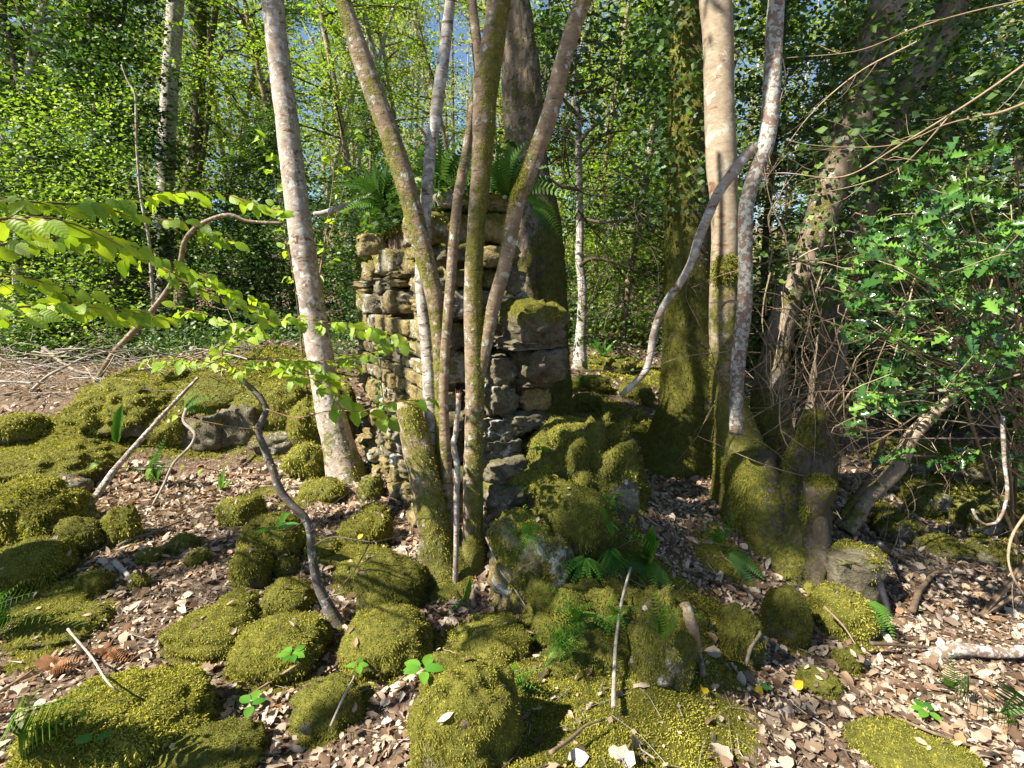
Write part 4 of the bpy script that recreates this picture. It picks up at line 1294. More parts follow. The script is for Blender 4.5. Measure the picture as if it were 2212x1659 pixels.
spray(lf, bb, [(-60, 480, 1.0), (60, 470, 1.05), (150, 480, 1.1), (230, 520, 1.2)], gap=0.034)
spray(lf, bb, [(-60, 540, 1.35), (100, 515, 1.5), (230, 520, 1.65), (330, 568, 1.8), (430, 596, 1.95), (535, 640, 2.05)], gap=0.034)
spray(lf, bb, [(330, 568, 1.8), (420, 620, 1.8), (500, 650, 1.85), (570, 668, 1.9)], gap=0.036)
spray(lf, bb, [(-80, 680, 1.3), (60, 662, 1.4), (180, 662, 1.5), (310, 672, 1.65)], gap=0.034)
spray(lf, bb, [(-60, 600, 1.5), (60, 600, 1.6), (150, 640, 1.7), (260, 690, 1.8)], gap=0.045)
spray(lf, bb, [(200, 440, 1.6), (300, 470, 1.7), (400, 480, 1.8), (470, 520, 1.9)], gap=0.045)
mb.part('boughs', M['twig_red'], bb, kind='stuff')
lf.done()

# small leafy shoots on the right of the leaning trunk and above
sh = thing('hazel_shoots', 'slender hazel shoots with a few bright leaves between leaning trunk and wall', 'sapling', ground(640, 860))
mb = MB()
lf = Leafer(sh, BEECH, 'beech')
for pts in ([(660, 840, 4.9), (640, 640, 4.8), (600, 420, 4.7), (570, 300, 4.6)], [(660, 840, 4.9), (690, 600, 4.8), (740, 420, 4.7), (760, 330, 4.6), (800, 250, 4.5)], [(690, 600, 4.8), (720, 380, 4.7), (705, 340, 4.7)]):
    spray(lf, sh, pts, 0.008, 0.085, 0.12, True, 0.9, mat='twig_tan')
lf.done()

# ------------------------------------------------------------------ holly on the right
hb = thing('holly_bush', 'glossy sunlit holly bush with spiny leaves at the right edge', 'bush', ground(2150, 1200))
mb = MB()
lf = Leafer(hb, HOLLY, 'holly')
stems = []
g0 = ground(2240, 1180)
for k in range(7):
    tip = at(random.uniform(1960, 2280), random.uniform(420, 760), random.uniform(2.1, 2.9))
    q = twig_to(mb, [g0 + rng.normal(size=3) * [0.15, 0.15, 0], (g0 + tip) / 2 + rng.normal(size=3) * 0.1, tip], 0.014, 0.005, 6)
    stems.append(q)
for k in range(105):
    px = 2250 - 410 * random.random() ** 1.3
    py = random.gauss(630, 120) if random.random() < 0.72 else random.uniform(330, 1000)
    c = at(px, py, random.uniform(1.85, 2.7))
    src = random.choice(stems)
    q0 = src[random.randrange(len(src) // 2, len(src))]
    d = np.array([random.uniform(-1, 0.4), random.uniform(-0.9, 0.3), random.uniform(-0.3, 0.5)])
    d /= np.linalg.norm(d)
    ln = random.uniform(0.1, 0.22)
    P = twig_to(mb, [q0, c - d * ln, c], 0.004, 0.0016, 5, step=0.03)
    e0 = c - d * ln
    nl = random.randint(6, 10)
    for j in range(nl):
        f = (j + 0.5) / nl
        p = e0 + d * ln * f
        a = j * 2.4
        sx = np.cross(d, (0, 0, 1.0))
        sx /= np.linalg.norm(sx)
        sy = np.cross(sx, d)
        dr = sx * math.cos(a) + sy * math.sin(a) * 0.6 + d * 0.6
        lf.add(frame(dr, np.array([-0.5, -0.3, 1.0]) + 0.5 * rng.normal(size=3), random.uniform(0.05, 0.085), p))
mb.part('twigs', M['twig_tan'], hb, kind='stuff')
lf.done()

# ------------------------------------------------------------------ bare twiggy shrub in front of the right-hand trunks
bs = thing('bare_shrub', 'bare shrub of long tan twigs arching across the right-hand trunks', 'shrub', ground(2120, 1330))


def side_twigs(mb, P, n, ln, r):
    for _ in range(n):
        i = random.randrange(2, len(P) - 1)
        t = P[i] - P[i - 2]
        t /= np.linalg.norm(t) + 1e-9
        d = t * 0.8 + rng.normal(size=3) * [0.45, 0.3, 0.45]
        d /= np.linalg.norm(d)
        l = ln * random.uniform(0.4, 1.2)
        b = P[i] + d * l * 0.5 + rng.normal(size=3) * l * 0.06
        twig_to(mb, [P[i], b, b + d * l * 0.5 + rng.normal(size=3) * l * 0.12], r, r * 0.4, 4, step=0.03)


MAIN = [([(2300, 70, 1.9), (2212, 140, 1.95), (2100, 218, 2.0), (2000, 280, 2.1), (1930, 322, 2.2), (1850, 372, 2.3), (1790, 384, 2.4), (1700, 374, 2.6), (1650, 376, 2.8)], 0.0065),
        ([(2120, 250, 2.0), (2040, 270, 2.1), (1960, 305, 2.2), (1880, 318, 2.3), (1760, 314, 2.45), (1690, 300, 2.7)], 0.004),
        ([(2060, 240, 2.1), (1980, 330, 2.2), (1930, 370, 2.3), (1850, 400, 2.4), (1740, 425, 2.5), (1690, 445, 2.6)], 0.004),
        ([(2260, 790, 2.0), (2212, 806, 2.05), (2120, 832, 2.1), (2030, 848, 2.15), (1940, 850, 2.2), (1850, 846, 2.3), (1770, 846, 2.4), (1690, 866, 2.6), (1608, 912, 2.8)], 0.006),
        ([(1690, 866, 2.6), (1695, 810, 2.55), (1715, 770, 2.5), (1735, 725, 2.5)], 0.0035),
        ([(2212, 0, 2.0), (2100, 25, 2.1), (1980, 60, 2.2), (1850, 110, 2.4), (1700, 125, 2.7)], 0.004),
        ([(1570, 835, 2.9), (1530, 780, 2.8), (1490, 745, 2.75), (1445, 720, 2.7)], 0.004),
        ([(1980, 90, 2.4), (1850, 160, 2.5), (1740, 260, 2.6), (1660, 380, 2.8), (1640, 420, 2.9)], 0.0045),
        ([(1625, 300, 2.85), (1640, 360, 2.8), (1665, 400, 2.75), (1708, 445, 2.7)], 0.0045),
        ([(1490, 590, 2.8), (1482, 640, 2.75), (1510, 700, 2.7), (1540, 770, 2.7), (1560, 860, 2.75)], 0.0045),
        ([(1640, 630, 2.6), (1690, 640, 2.55), (1740, 680, 2.5), (1790, 738, 2.45), (1840, 740, 2.4), (1910, 710, 2.3)], 0.0045),
        ([(1940, 735, 2.3), (1990, 720, 2.3), (2050, 705, 2.2)], 0.006),
        ([(2000, 925, 2.2), (1900, 930, 2.3), (1830, 920, 2.4)], 0.003),
        ([(1570, 760, 3.0), (1480, 770, 2.95), (1380, 800, 2.9), (1300, 800, 2.9), (1180, 795, 2.9)], 0.004),
        ([(1480, 700, 2.9), (1420, 750, 2.9), (1340, 800, 2.9), (1280, 770, 2.9)], 0.003)]
for pts, r in MAIN:
    mb = MB()
    P = twig_to(mb, [at(*p) for p in pts], r * 0.75, r * 0.35, 6, step=0.025, rnd=random.uniform(0.4, 1))
    side_twigs(mb, P, 6, 0.2, r * 0.3)
    V, F, A = mb.get()
    part('twig', V, F, M['twig_tan'], bs, attrs=A)
# a thick base that carries them
gb = ground(2120, 1330)
mb = MB()
for e in ((2300, 70, 1.9), (2260, 790, 2.0), (2212, 0, 2.0), (2120, 250, 2.0)):
    twig_to(mb, [gb, (gb + at(*e)) / 2 + np.array([0.9, 0.1, 0.1]), at(2400, e[1], e[2]), at(*e)], 0.012, 0.005, 6)
mb.part('stems', M['twig_tan'], bs, kind='stuff')


def walkers(name, label, cat, n, bx, by, bd, ln, r, mat, droop=0.0, wob=0.5, flat=1.0, kind='stuff'):
    mb = MB()
    for _ in range(n):
        p = at(random.uniform(*bx), random.uniform(*by), random.uniform(*bd))
        d = rng.normal(size=3) * [1, 0.5, flat]
        d /= np.linalg.norm(d)
        l = ln * random.uniform(0.4, 1.4)
        pts = [p]
        for k in range(4):
            d = d + rng.normal(size=3) * wob * 0.5 + np.array([0, 0, -droop])
            d /= np.linalg.norm(d)
            pts.append(pts[-1] + d * l / 4)
        P = twig_to(mb, pts, r * random.uniform(0.6, 1.4), r * 0.35, 4, step=0.06)
        if len(P) > 5:
            side_twigs(mb, P, 2, l * 0.3, r * 0.4)
    return mb.solo(name, M[mat], label, cat, kind=kind)


walkers('twig_tangle', 'tangle of thin tan twigs below the holly', None, 140, (1640, 2260), (760, 1150), (2.7, 4.6), 0.55, 0.0026, 'twig_tan')
walkers('shaded_twig_tangle', 'tangle of dark twigs between the right-hand trunks', None, 200, (1620, 2260), (100, 900), (3.6, 5.5), 0.8, 0.004, 'twig_dark')
walkers('twig_thicket', 'thicket of dark drooping twigs left of the mossy giant', None, 210, (1190, 1470), (60, 690), (4.8, 7.5), 0.9, 0.0055, 'twig_dark', 0.05, 0.7)
walkers('brush_pile', 'pile of bleached dead sticks on the upper left slope', None, 230, (-40, 560), (755, 850), (5.2, 7.4), 0.75, 0.007, 'twig_grey', 0.0, 0.3, 0.16)
walkers('hanging_roots', 'thin climbing stems hanging round the leaning trunks', None, 70, (1650, 1860), (560, 1000), (3.0, 3.6), 0.7, 0.005, 'twig_tan', 0.25, 0.5, 2.5)

# ------------------------------------------------------------------ single sticks
def stick(label, pts, w, mat='twig_grey', lift=0.012, D=None, name='fallen_stick', moss=None, sides=8):
    """a stick on the ground under the given picture points (or at given distances)"""
    Q = []
    for p in pts:
        q = at(*p) if len(p) == 3 else hit(*p) + np.array([0, 0, lift])
        Q.append(q)
    m = metres(Q[len(Q) // 2], 1)
    P = smooth_path(Q, 0.02)
    t = np.linspace(0, 1, len(P))
    V, F, N = tube(P, w * m * 0.5 * (1 - 0.45 * t), sides, 0.22, 25, int(pts[0][0]))
    att = {'rnd': np.full(len(V), random.random()), 'moss': np.full(len(V), moss or 0.0)}
    return solo(name, V, F, M[mat], label, 'stick', attrs=att)


stick('straight tan stick lying beside the bright round moss boulder', [(696, 1418), (640, 1452), (580, 1490), (522, 1530)], 8, 'twig_tan', 0.03)
stick('tall thin grey stick leaning against the fern mound', [(1324, 1556), (1326, 1480), (1331, 1400), (1345, 1310), (1369, 1221)], 9, 'twig_grey', 0.05)
stick('curved pale stick at the bottom edge of the photo', [(1188, 1660), (1232, 1628), (1262, 1600), (1304, 1584)], 9, 'twig_tan', 0.05)
stick('rotting pale log half sunk in moss on the mound flank', [(1478, 1316), (1496, 1370), (1508, 1420), (1518, 1466)], 22, 'bark_hazel', 0.02, name='rotting_log', moss=0.25, sides=14)
stick('thin brown stick slanting from the coppice foot down the mound', [(1050, 1160, 2.35), (1080, 1230, 2.25), (1110, 1270, 2.2), (1142, 1320, 2.12)], 5, 'twig_grey')
stick('long tan twig across the sunny litter at bottom right', [(1862, 1492), (1914, 1546), (2000, 1588), (2104, 1624), (2230, 1650)], 8, 'twig_tan', 0.02)
stick('lichen-hung grey branch leaning on the bank stones', [(178, 1116, 3.2), (243, 1021, 3.6), (312, 941, 4.0), (375, 871, 4.3), (428, 816, 4.6)], 13, 'bark_flaky', name='lichen_branch', moss=0.3)
stick('twisted pale branch hanging beside the two bank stones', [(403, 882, 4.0), (397, 910, 3.95), (421, 937, 3.9), (410, 965, 3.85), (376, 1000, 3.75), (352, 1050, 3.65), (330, 1090, 3.5)], 8, 'twig_grey')
stick('black rotten stick standing in the sun by the slab', [(1890, 1238, 2.5), (1900, 1262, 2.5), (1908, 1284, 2.48), (1920, 1322, 2.44)], 17, 'black', name='black_stick', sides=12)
stick('black winding root right of the slab', [(1900, 1186), (1925, 1210), (1950, 1226), (1980, 1246), (2010, 1254), (2036, 1272)], 12, 'black', 0.03, name='black_root')
stick('bent tan branch stub on the sunny litter', [(1968, 1338), (1980, 1300), (1996, 1278), (2018, 1254), (2046, 1252)], 13, 'twig_tan', 0.05)
stick('bleached stick crossing the brush pile upward to the right', [(66, 847, 5.4), (100, 815, 5.5), (146, 790, 5.6), (190, 770, 5.7), (230, 760, 5.8)], 7, 'twig_grey')
stick('bleached stick crossing the brush pile downward to the right', [(94, 752, 6.3), (130, 780, 6.2), (167, 802, 6.0), (220, 810, 6.0)], 9, 'twig_grey')
stick('thick grey stick at the left edge of the brush pile', [(-30, 826, 5.6), (20, 824, 5.6), (70, 828, 5.6)], 10, 'twig_grey')
stick('grey stick lying on the leaf slope in front of the golden boulders', [(255, 1190), (290, 1172), (330, 1160), (400, 1130)], 7, 'twig_grey', 0.03)
stick('short broken stick beside the small dark moss lump', [(250, 1225), (275, 1250), (285, 1268)], 13, 'twig_grey', 0.03)
stick('pale stick standing among the dead fern fronds at lower left', [(150, 1380), (200, 1440), (236, 1500), (260, 1520)], 7, 'twig_grey', 0.05)
stick('pale stick at the left edge below the dead ferns', [(-10, 1520), (40, 1490), (75, 1465)], 7, 'twig_tan', 0.04)
stick('lichen-grey stick beside the dark boulder', [(716, 1590), (735, 1545), (752, 1510), (768, 1480)], 6, 'twig_grey', 0.04)
stick('mossy green hooked twig hanging below the holly', [(2165, 900, 2.0), (2170, 1000, 2.0), (2176, 1060, 1.98), (2166, 1108, 1.97), (2150, 1130, 1.96), (2130, 1134, 1.96), (2110, 1120, 1.96), (2101, 1100, 1.96)], 9, 'bark_flaky', moss=0.35, name='hooked_twig')
stick('brown hanging twig at the right edge', [(2225, 1100, 2.0), (2190, 1150, 2.0), (2178, 1200, 1.98), (2188, 1245, 1.95), (2215, 1290, 1.95)], 6, 'twig_tan', name='hanging_twig')
stick('forked pale twig in the shade under the holly', [(1900, 1035), (1960, 1045), (2040, 1042), (2080, 1090)], 6, 'twig_tan', 0.25)
stick('pale root stub low between mossy stones right of the mound', [(1640, 1380), (1622, 1410), (1610, 1450)], 12, 'twig_grey', 0.03)
stick('thin twig lying over the broad lit boulder', [(1780, 1310, 2.2), (1820, 1350, 2.12), (1850, 1395, 2.05)], 5, 'twig_tan')
stick('dark twig under the low forked bough', [(1880, 1390, 2.1), (1930, 1392, 2.12), (2000, 1400, 2.14)], 9, 'twig_dark')

def leaf_cloud(n, pos_fn, size, up=(0, 0, 1), tilt=0.6, ratio=0.62, vertical=0.0):
    """n diamond leaves; pos_fn(n) gives their places"""
    P = pos_fn(n)
    n = len(P)
    y = rng.normal(size=(n, 3)) * [1, 1, 0.35]
    y[:, 2] -= 0.15
    y /= np.linalg.norm(y, axis=1)[:, None]
    z = np.array(up, float) * (1 - vertical) + tilt * rng.normal(size=(n, 3))
    x = np.cross(y, z)
    x /= np.linalg.norm(x, axis=1)[:, None] + 1e-9
    z = np.cross(x, y)
    L = (size * (0.6 + 0.8 * rng.random(n)))[:, None]
    W = L * ratio * 0.5
    V = np.stack([P, P + y * L * 0.45 - x * W + z * L * 0.06, P + y * L, P + y * L * 0.45 + x * W + z * L * 0.06], 1).reshape(-1, 3)
    F = np.arange(n * 4).reshape(-1, 4)
    return V, F, np.repeat(rng.random(n), 4)



# ------------------------------------------------------------------ ferns and herbs
def frond_shape(pairs=16, width=0.2, droop=0.25, toothed=True):
    mb = MB()
    t = np.linspace(0, 1, 9)
    spine = np.c_[0 * t, t, 0.18 * np.sin(np.pi * t) - droop * t ** 2]
    V, F, N = tube(spine, 0.008 * (1 - t) + 0.002, 4, cap=False)
    mb.add(V, F[0], 0.0)
    for k in range(pairs):
        f = 0.12 + 0.86 * k / (pairs - 1)
        c = np.array([0, f, np.interp(f, t, spine[:, 2])])
        ln = width * (np.sin(np.pi * (0.12 + 0.88 * f) ** 0.75) ** 0.8 * 0.95 + 0.05)
        for s in (-1, 1):
            d = np.array([s * 0.93, 0.34, -0.12])
            e = np.array([0.3 * -s * 0, 1.0, 0.0])
            b = 0.42 / pairs
            if toothed:
                pts = [c - e * b, c + d * ln * 0.3 - e * b * 1.0, c + d * ln * 0.65 - e * b * 0.7, c + d * ln, c + d * ln * 0.65 + e * b * 0.7, c + d * ln * 0.3 + e * b * 1.0, c + e * b]
                mb.add(np.array(pts) + [0, 0, 0.0], np.array([[0, 1, 5, 6], [1, 2, 4, 5]]), 0.0)
                mb.add(np.array([pts[2], pts[3], pts[4]]), np.array([[0, 1, 2]]), 0.0)
            else:
                pts = [c, c + d * ln * 0.5 - e * b * 1.1, c + d * ln, c + d * ln * 0.5 + e * b * 1.1]
                mb.add(np.array(pts), np.array([[0, 1, 2, 3]]), 0.0)
    return mb.get()


def shared(name, VFA, mat):
    return mk_mesh(name, VFA[0], VFA[1], M[mat], VFA[2])


FROND = [shared('frond', frond_shape(18, 0.2, d), 'fern') for d in (0.15, 0.35)]
FROND_DEAD = [shared('frond', frond_shape(16, 0.18, d), 'fern_dead') for d in (0.3, 0.6)]
SPLEEN = [shared('frond', frond_shape(14, 0.12, d, False), 'spleen') for d in (0.1, 0.4)]
STRAP = [leaf_mesh('strap_leaf', 'herb', n=8, width=0.085, fold=0.2, curl=c, wave=0.008, kind='strap') for c in (0.1, 0.4)]
HERB = [leaf_mesh('herb_leaf', 'herb', n=6, width=0.3, fold=0.1, curl=0.2, wave=0.01)]


def fern(label, base, tips, meshes, D=None, flat=False, name='fern', cat='fern', pname='frond', lift=0.0, fwd=0.12):
    b = at(*base) if len(base) == 3 else hit(*base) + np.array([0, 0, 0.01])
    b = b + (EYE - b) / np.linalg.norm(EYE - b) * (0.03 if not flat else 0.0)
    r = thing(name, label, cat, b)
    for i, tp in enumerate(tips):
        e = at(tp[0], tp[1], b[1] - fwd * random.uniform(0.2, 1.8) if len(tp) == 2 else tp[2])
        if flat:
            e = hit(tp[0], tp[1]) + np.array([0, 0, random.uniform(0.02, 0.07)])
        d = e - b
        up = np.array([-0.2, -0.75, 0.75]) + 0.25 * rng.normal(size=3)
        if flat:
            up = np.array([0, -0.4, 1.0]) + 0.3 * rng.normal(size=3)
        place(pname, meshes[i % len(meshes)], r, frame(d, up, float(np.linalg.norm(d)), b))
    return r


def burst(cx, cy, r, n, a0=0, a1=360, sq=1.0):
    out = []
    for k in range(n):
        a = R(a0 + (a1 - a0) * (k + random.uniform(0.2, 0.8)) / n)
        rr = r * random.uniform(0.65, 1.1)
        out.append((cx + rr * math.cos(a), cy - rr * math.sin(a) * sq))
    return out


fern('blue-green fern frond in the gap left of the bank stones', (345, 1045), [(345, 950), (310, 985), (380, 985)], FROND)
fern('sunlit fern fronds below the beech twig on the left', (320, 1010), [(262, 1060), (275, 1085), (240, 1040), (318, 1068)], FROND)
fern('small sunlit fern on the moss roof of the bank', (400, 890), [(455, 855), (450, 880), (430, 840)], FROND)
fern('dark fern at the left edge beside the low humps', (5, 1360), [(40, 1275), (50, 1320), (48, 1355), (-20, 1270), (20, 1260)], FROND)
fern('dark fern left of the largest moss mound', (60, 1600), [(140, 1500), (120, 1530), (150, 1550), (80, 1500)], FROND)
fern('withered brown fern heap at lower left', (120, 1450), burst(120, 1450, 58, 18, 0, 360, 0.5), FROND_DEAD, name='dead_fern', flat=True)
fern('second withered fern with a few green tips, right of the first', (235, 1420), burst(235, 1420, 48, 12, 0, 360, 0.5), FROND_DEAD, name='dead_fern', flat=True)
fern('large green fern on the right flank of the mound', (1395, 1215), [(1360, 1150), (1400, 1140), (1445, 1250), (1420, 1270), (1460, 1285), (1340, 1200), (1300, 1240), (1385, 1275)], FROND)
fern('single fern frond hanging below the large green fern', (1440, 1380), [(1405, 1300), (1450, 1300), (1425, 1290)], FROND)
fern('fern spreading over the earth left of the gnarled stool', (1570, 1195), [(1625, 1260), (1600, 1275), (1650, 1245), (1590, 1235), (1640, 1285)], FROND)
fern('fern hanging right of the broad lit moss boulder', (1878, 1300), [(1935, 1370), (1915, 1385), (1925, 1340)], FROND)
fern('small pale fern in the sunny litter at bottom right', (2050, 1490), [(2045, 1440), (2068, 1432), (2082, 1460), (2030, 1462)], FROND)
fern('small fern at the right edge of the sunny litter', (2160, 1545), [(2200, 1500), (2225, 1530), (2180, 1560), (2130, 1530)], FROND)
for lb, c, tp in (('on the left shoulder of the mound', (1105, 1072), burst(1105, 1085, 45, 12)), ('high on the mound under the left shoulder fern', (1142, 1150), burst(1142, 1155, 42, 12)), ('large tuft low on the mound', (1250, 1330), burst(1245, 1345, 66, 18)),
                  ('in a row under the belly stone', (1265, 1205), burst(1265, 1225, 58, 14, 170, 370)), ('at the right end of the belly stone', (1320, 1185), burst(1325, 1215, 50, 10, 180, 370)), ('left on the flank below the rock face', (1215, 1390), burst(1215, 1395, 55, 12)), ('on the slope right of the large tuft', (1330, 1330), burst(1330, 1335, 48, 10)), ('by the brightest boulder', (1120, 1470), burst(1120, 1470, 40, 8)), ('beside the grey squared stone', (1318, 1080), burst(1318, 1085, 44, 10)), ('upright by the yellow leaf', (1548, 1170), burst(1552, 1160, 45, 7, 10, 170)),
                  ('on the shaded bank beyond the mound', (1255, 830), burst(1255, 825, 34, 8, 0, 180))):
    b = hit(*c)
    fern(f'spleenwort tuft with narrow toothed fronds {lb}', (c[0], c[1], b[1] - 0.02), tp, SPLEEN, name='spleenwort', fwd=0.1)
fern('hart tongue with upright broad strap leaves beside the large fern', (1395, 1215), [(1412, 1132), (1398, 1150), (1424, 1165)], STRAP, name='hart_tongue', pname='leaf')
fern('hart tongue at the foot of the coppiced stems', (1000, 1300), [(965, 1325), (1022, 1285), (985, 1275), (1020, 1318)], STRAP, name='hart_tongue', pname='leaf')
fern('upright single-leaved hart tongue on the bank at left', (252, 960), [(255, 880), (245, 910)], STRAP, name='hart_tongue', pname='leaf')
fern('hart tongue standing in the leaf slope', (478, 1060), [(482, 1012), (458, 1030), (500, 1035)], STRAP, name='hart_tongue', pname='leaf')
fern('hart tongue on the upright mossy rock', (600, 1145), [(615, 1108), (560, 1140), (640, 1128)], STRAP, name='hart_tongue', pname='leaf')
fern('hart tongue right of the belly stone', (1310, 1130), [(1300, 1090), (1340, 1140), (1325, 1150)], STRAP, name='hart_tongue', pname='leaf')
for lb, c in (('beyond the mound', (1230, 735)), ('by the thin tree', (1305, 770)), ('on the crest', (1350, 720)), ('above the hollow', (1285, 700))):
    b = ground(*c)
    fern(f'bright strap leaves standing {lb}', c, burst(c[0], c[1], 36, 5, 40, 140), STRAP, name='hart_tongue', pname='leaf')


def herb(label, px, py, n, r, D=None):
    b = hit(px, py)
    b = b * 1.0 + np.array([0, -0.03, 0.05])
    q = thing('bramble_sprig', label, 'plant', b)
    for k in range(n):
        a = k * 2.4 + random.random()
        d = np.array([math.cos(a), math.sin(a), 0.15])
        p = b + d * r * 0.2 * (1 if k else 0)
        place('leaf', HERB[0], q, frame(d, (0, -0.2, 1), r * random.uniform(0.8, 1.1), p))
    mb = MB()
    twig_to(mb, [b - np.array([0, -0.03, 0.08]), b], 0.002, 0.0012, 4)
    mb.part('stalk', M['herb'], q)


herb('bramble sprig of dark leaflets on the bright round boulder', 640, 1425, 8, 0.05)
herb('bramble sprig below the domed boulder', 920, 1462, 7, 0.055)
herb('small light green seedling in the litter', 555, 1532, 4, 0.06)
herb('bramble sprig beside the domed boulder on its left', 780, 1450, 4, 0.04)
herb('round-leaved seedling at the foot of the broken stick', 968, 1215, 5, 0.05)
herb('single bright leaf lying on the largest moss mound', 228, 1610, 2, 0.05)
herb('green sprig in the sunny litter, bottom right', 1985, 1545, 5, 0.05)
herb('tiny ivy sprig on the mound top', 1170, 985, 5, 0.05)

# plants on the wall head
fern('dark fern clump crowning the left end of the wall', (835, 450, 4.1), burst(820, 425, 95, 22, 0, 210), FROND, name='wall_fern')
fern('fern clump crowning the middle of the wall behind the stems', (955, 430, 3.6), burst(955, 390, 110, 26, -10, 200), FROND, name='wall_fern')
fern('fern clump crowning the wall right of the stoutest stem', (1095, 425, 3.3), burst(1110, 395, 95, 20, -40, 190), FROND, name='wall_fern')
fern('fern hanging from the old trunk at the right of the wall', (1150, 440, 4.2), [(1200, 455), (1215, 490), (1185, 430), (1190, 510)], FROND, name='wall_fern')
fern('withered ferns above the middle of the wall', (930, 330, 4.3), burst(930, 300, 50, 8, 0, 360), FROND_DEAD, name='dead_fern')


def ivy_on(rows_obj, name, label_parent, n, spread, mat='leaf_dark', size=0.05, lo=0.0, hi=1.0):
    Q = rows_obj

    def f(n):
        i = (rng.random(n) * (hi - lo) + lo) * (len(Q) - 1)
        i = i.astype(int)
        a = rng.random(n) * 2 * math.pi
        rr = Q[i, 3] + spread * rng.random(n) ** 1.6 * (0.4 + 0.9 * (fbm(Q[i, :3] * 2.2, 2, 8) + 0.5).clip(0, 1))
        return Q[i, :3] + np.c_[np.cos(a) * rr, np.sin(a) * rr, rng.normal(size=n) * 0.03]
    V, F, r = leaf_cloud(n, f, size, up=(-0.3, -0.6, 0.6), tilt=0.7, ratio=0.85)
    part(name, V, F, M[mat], label_parent, attrs={'rnd': r}, kind='stuff')


def path_of(rows, D0, D1, up=0):
    return smooth_path(trunk_pts(rows, D0, D1, up), 0.05)


ivy_on(path_of([(1485, -10, 84), (1480, 250, 88), (1480, 480, 90)], 4.4, 4.3, 2.5), 'ivy', t7, 5200, 0.42)
ivy_on(path_of([(1925, -15, 72), (1868, 190, 79), (1792, 417, 66), (1700, 660, 56)], 3.95, 3.6, 2.5), 'ivy', t11, 2600, 0.3, size=0.045)
ivy_on(path_of([(2062, -15, 62), (1932, 243, 56), (1862, 469, 46), (1800, 720, 60)], 4.5, 4.1, 2.5), 'ivy', t12, 2200, 0.32, size=0.045)
ivy_on(path_of([(430, -10, 30), (423, 320, 28), (404, 600, 32)], 12.5, 12.5, 4), 'ivy', t3, 3000, 0.5, size=0.09)


def on_wall(n):
    s, t = rng.random(n) * WLEN, rng.random(n) * WTH
    p = np.c_[WA[0] + WL[0] * s + WN[0] * t, WA[1] + WL[1] * s + WN[1] * t, np.full(n, 2.02) + rng.random(n) * 0.5 * (0.4 + fbm(np.c_[s * 4, t * 4, 0 * s], 2, 9).clip(0, 1) * 1.6)]
    return p


V, F, r_ = leaf_cloud(4800, on_wall, 0.05, tilt=0.8)
solo('wall_top_ivy', V, F, M['leaf_dark'], 'dark ivy leaves matting the top of the ruined wall', None, attrs={'rnd': r_}, kind='stuff')
wi = thing('ivy_plant', 'small blue-green ivy climbing the middle of the coursed wall face', 'plant', wpt(0.95, -0.03, 0.9))
IVY = [leaf_mesh('ivy_leaf', 'holly', n=5, width=0.42, fold=0.1, curl=0.1, wave=0.0)]
mb = MB()
twig_to(mb, [wpt(0.95, -0.05, 0.6), wpt(1.0, -0.06, 0.8), wpt(1.05, -0.05, 1.0), wpt(1.0, -0.06, 1.2)], 0.004, 0.002, 4)
mb.part('stem', M['twig_dark'], wi)
for k in range(34):
    z = random.uniform(0.65, 1.25)
    p = wpt(1.02 + random.gauss(0, 0.07), -0.07 - random.random() * 0.03, z)
    place('leaf', IVY[0], wi, frame(rng.normal(size=3) * [1, 1, 0.5] + [0, 0, -0.5], np.array([-0.87, -0.5, 0.4]) + 0.3 * rng.normal(size=3), random.uniform(0.03, 0.055), p))

# yellow leaves
YEL = [leaf_mesh('yellow_leaf', 'yellow_leaf', n=5, width=0.34, fold=0.15, curl=0.2, wave=0.02)]
GRN = HERB[0]
for lb, px, py, s in (('at the foot of the rotting log', 1514, 1484, 0.052), ('right of it in the litter', 1708, 1488, 0.05), ('standing by the upright spleenwort', 1545, 1142, 0.042), ('on the low mossy step', 775, 1166, 0.04), ('beside the yellow leaf near the spleenwort', 1530, 1152, 0.04), ('half hidden beside the green holly leaf', 1642, 1492, 0.045)):
    b = hit(px, py) + np.array([0, -0.02, 0.02])
    o = place('yellow_leaf', YEL[0], None, frame((random.uniform(-1, 1), random.uniform(-1, 0.2), 0.3), (0.0, -0.7, 0.7), s, b))
    tag(o, f'bright yellow fallen leaf {lb}', 'leaf', 'yellow fallen leaves')
o = place('green_leaf', HOLLY[0], None, frame((0.8, -0.3, 0.1), (-0.1, -0.5, 0.8), 0.06, hit(1625, 1482) + np.array([0, -0.02, 0.02])))
tag(o, 'green holly leaf dropped on the litter beside a yellow leaf', 'leaf')

# ------------------------------------------------------------------ leaf litter
DEAD = []
for k in range(6):
    kd = 'beech' if k % 3 else 'oak'
    V, F = leaf_shape(n=6, width=0.28 + 0.08 * (k % 2), fold=random.uniform(-0.4, 0.5), curl=random.uniform(-0.4, 0.5), wave=random.uniform(0.0, 0.06), kind=kd)
    V = V + 0.05 * np.c_[fbm(V * 4 + k, 2, k), fbm(V * 4 - k, 2, k + 1), 1.6 * fbm(V * 3 + k, 2, k + 2)]
    V[:, 1] -= 0.5
    DEAD.append((V, F))
DEAD_LO = []
for k, (V, F) in enumerate(DEAD):
    q = V.reshape(3, 7, 3)[:, ::2].reshape(-1, 3)
    i = np.arange(3)
    DEAD_LO.append((q, np.vstack([np.c_[i, 4 + i, 5 + i, 1 + i], np.c_[4 + i, 8 + i, 9 + i, 5 + i]])))
DEAD_ME = [mk_mesh('dead_leaf', V, F, M['litter'], {'rnd': np.zeros(len(V))}) for V, F in DEAD]


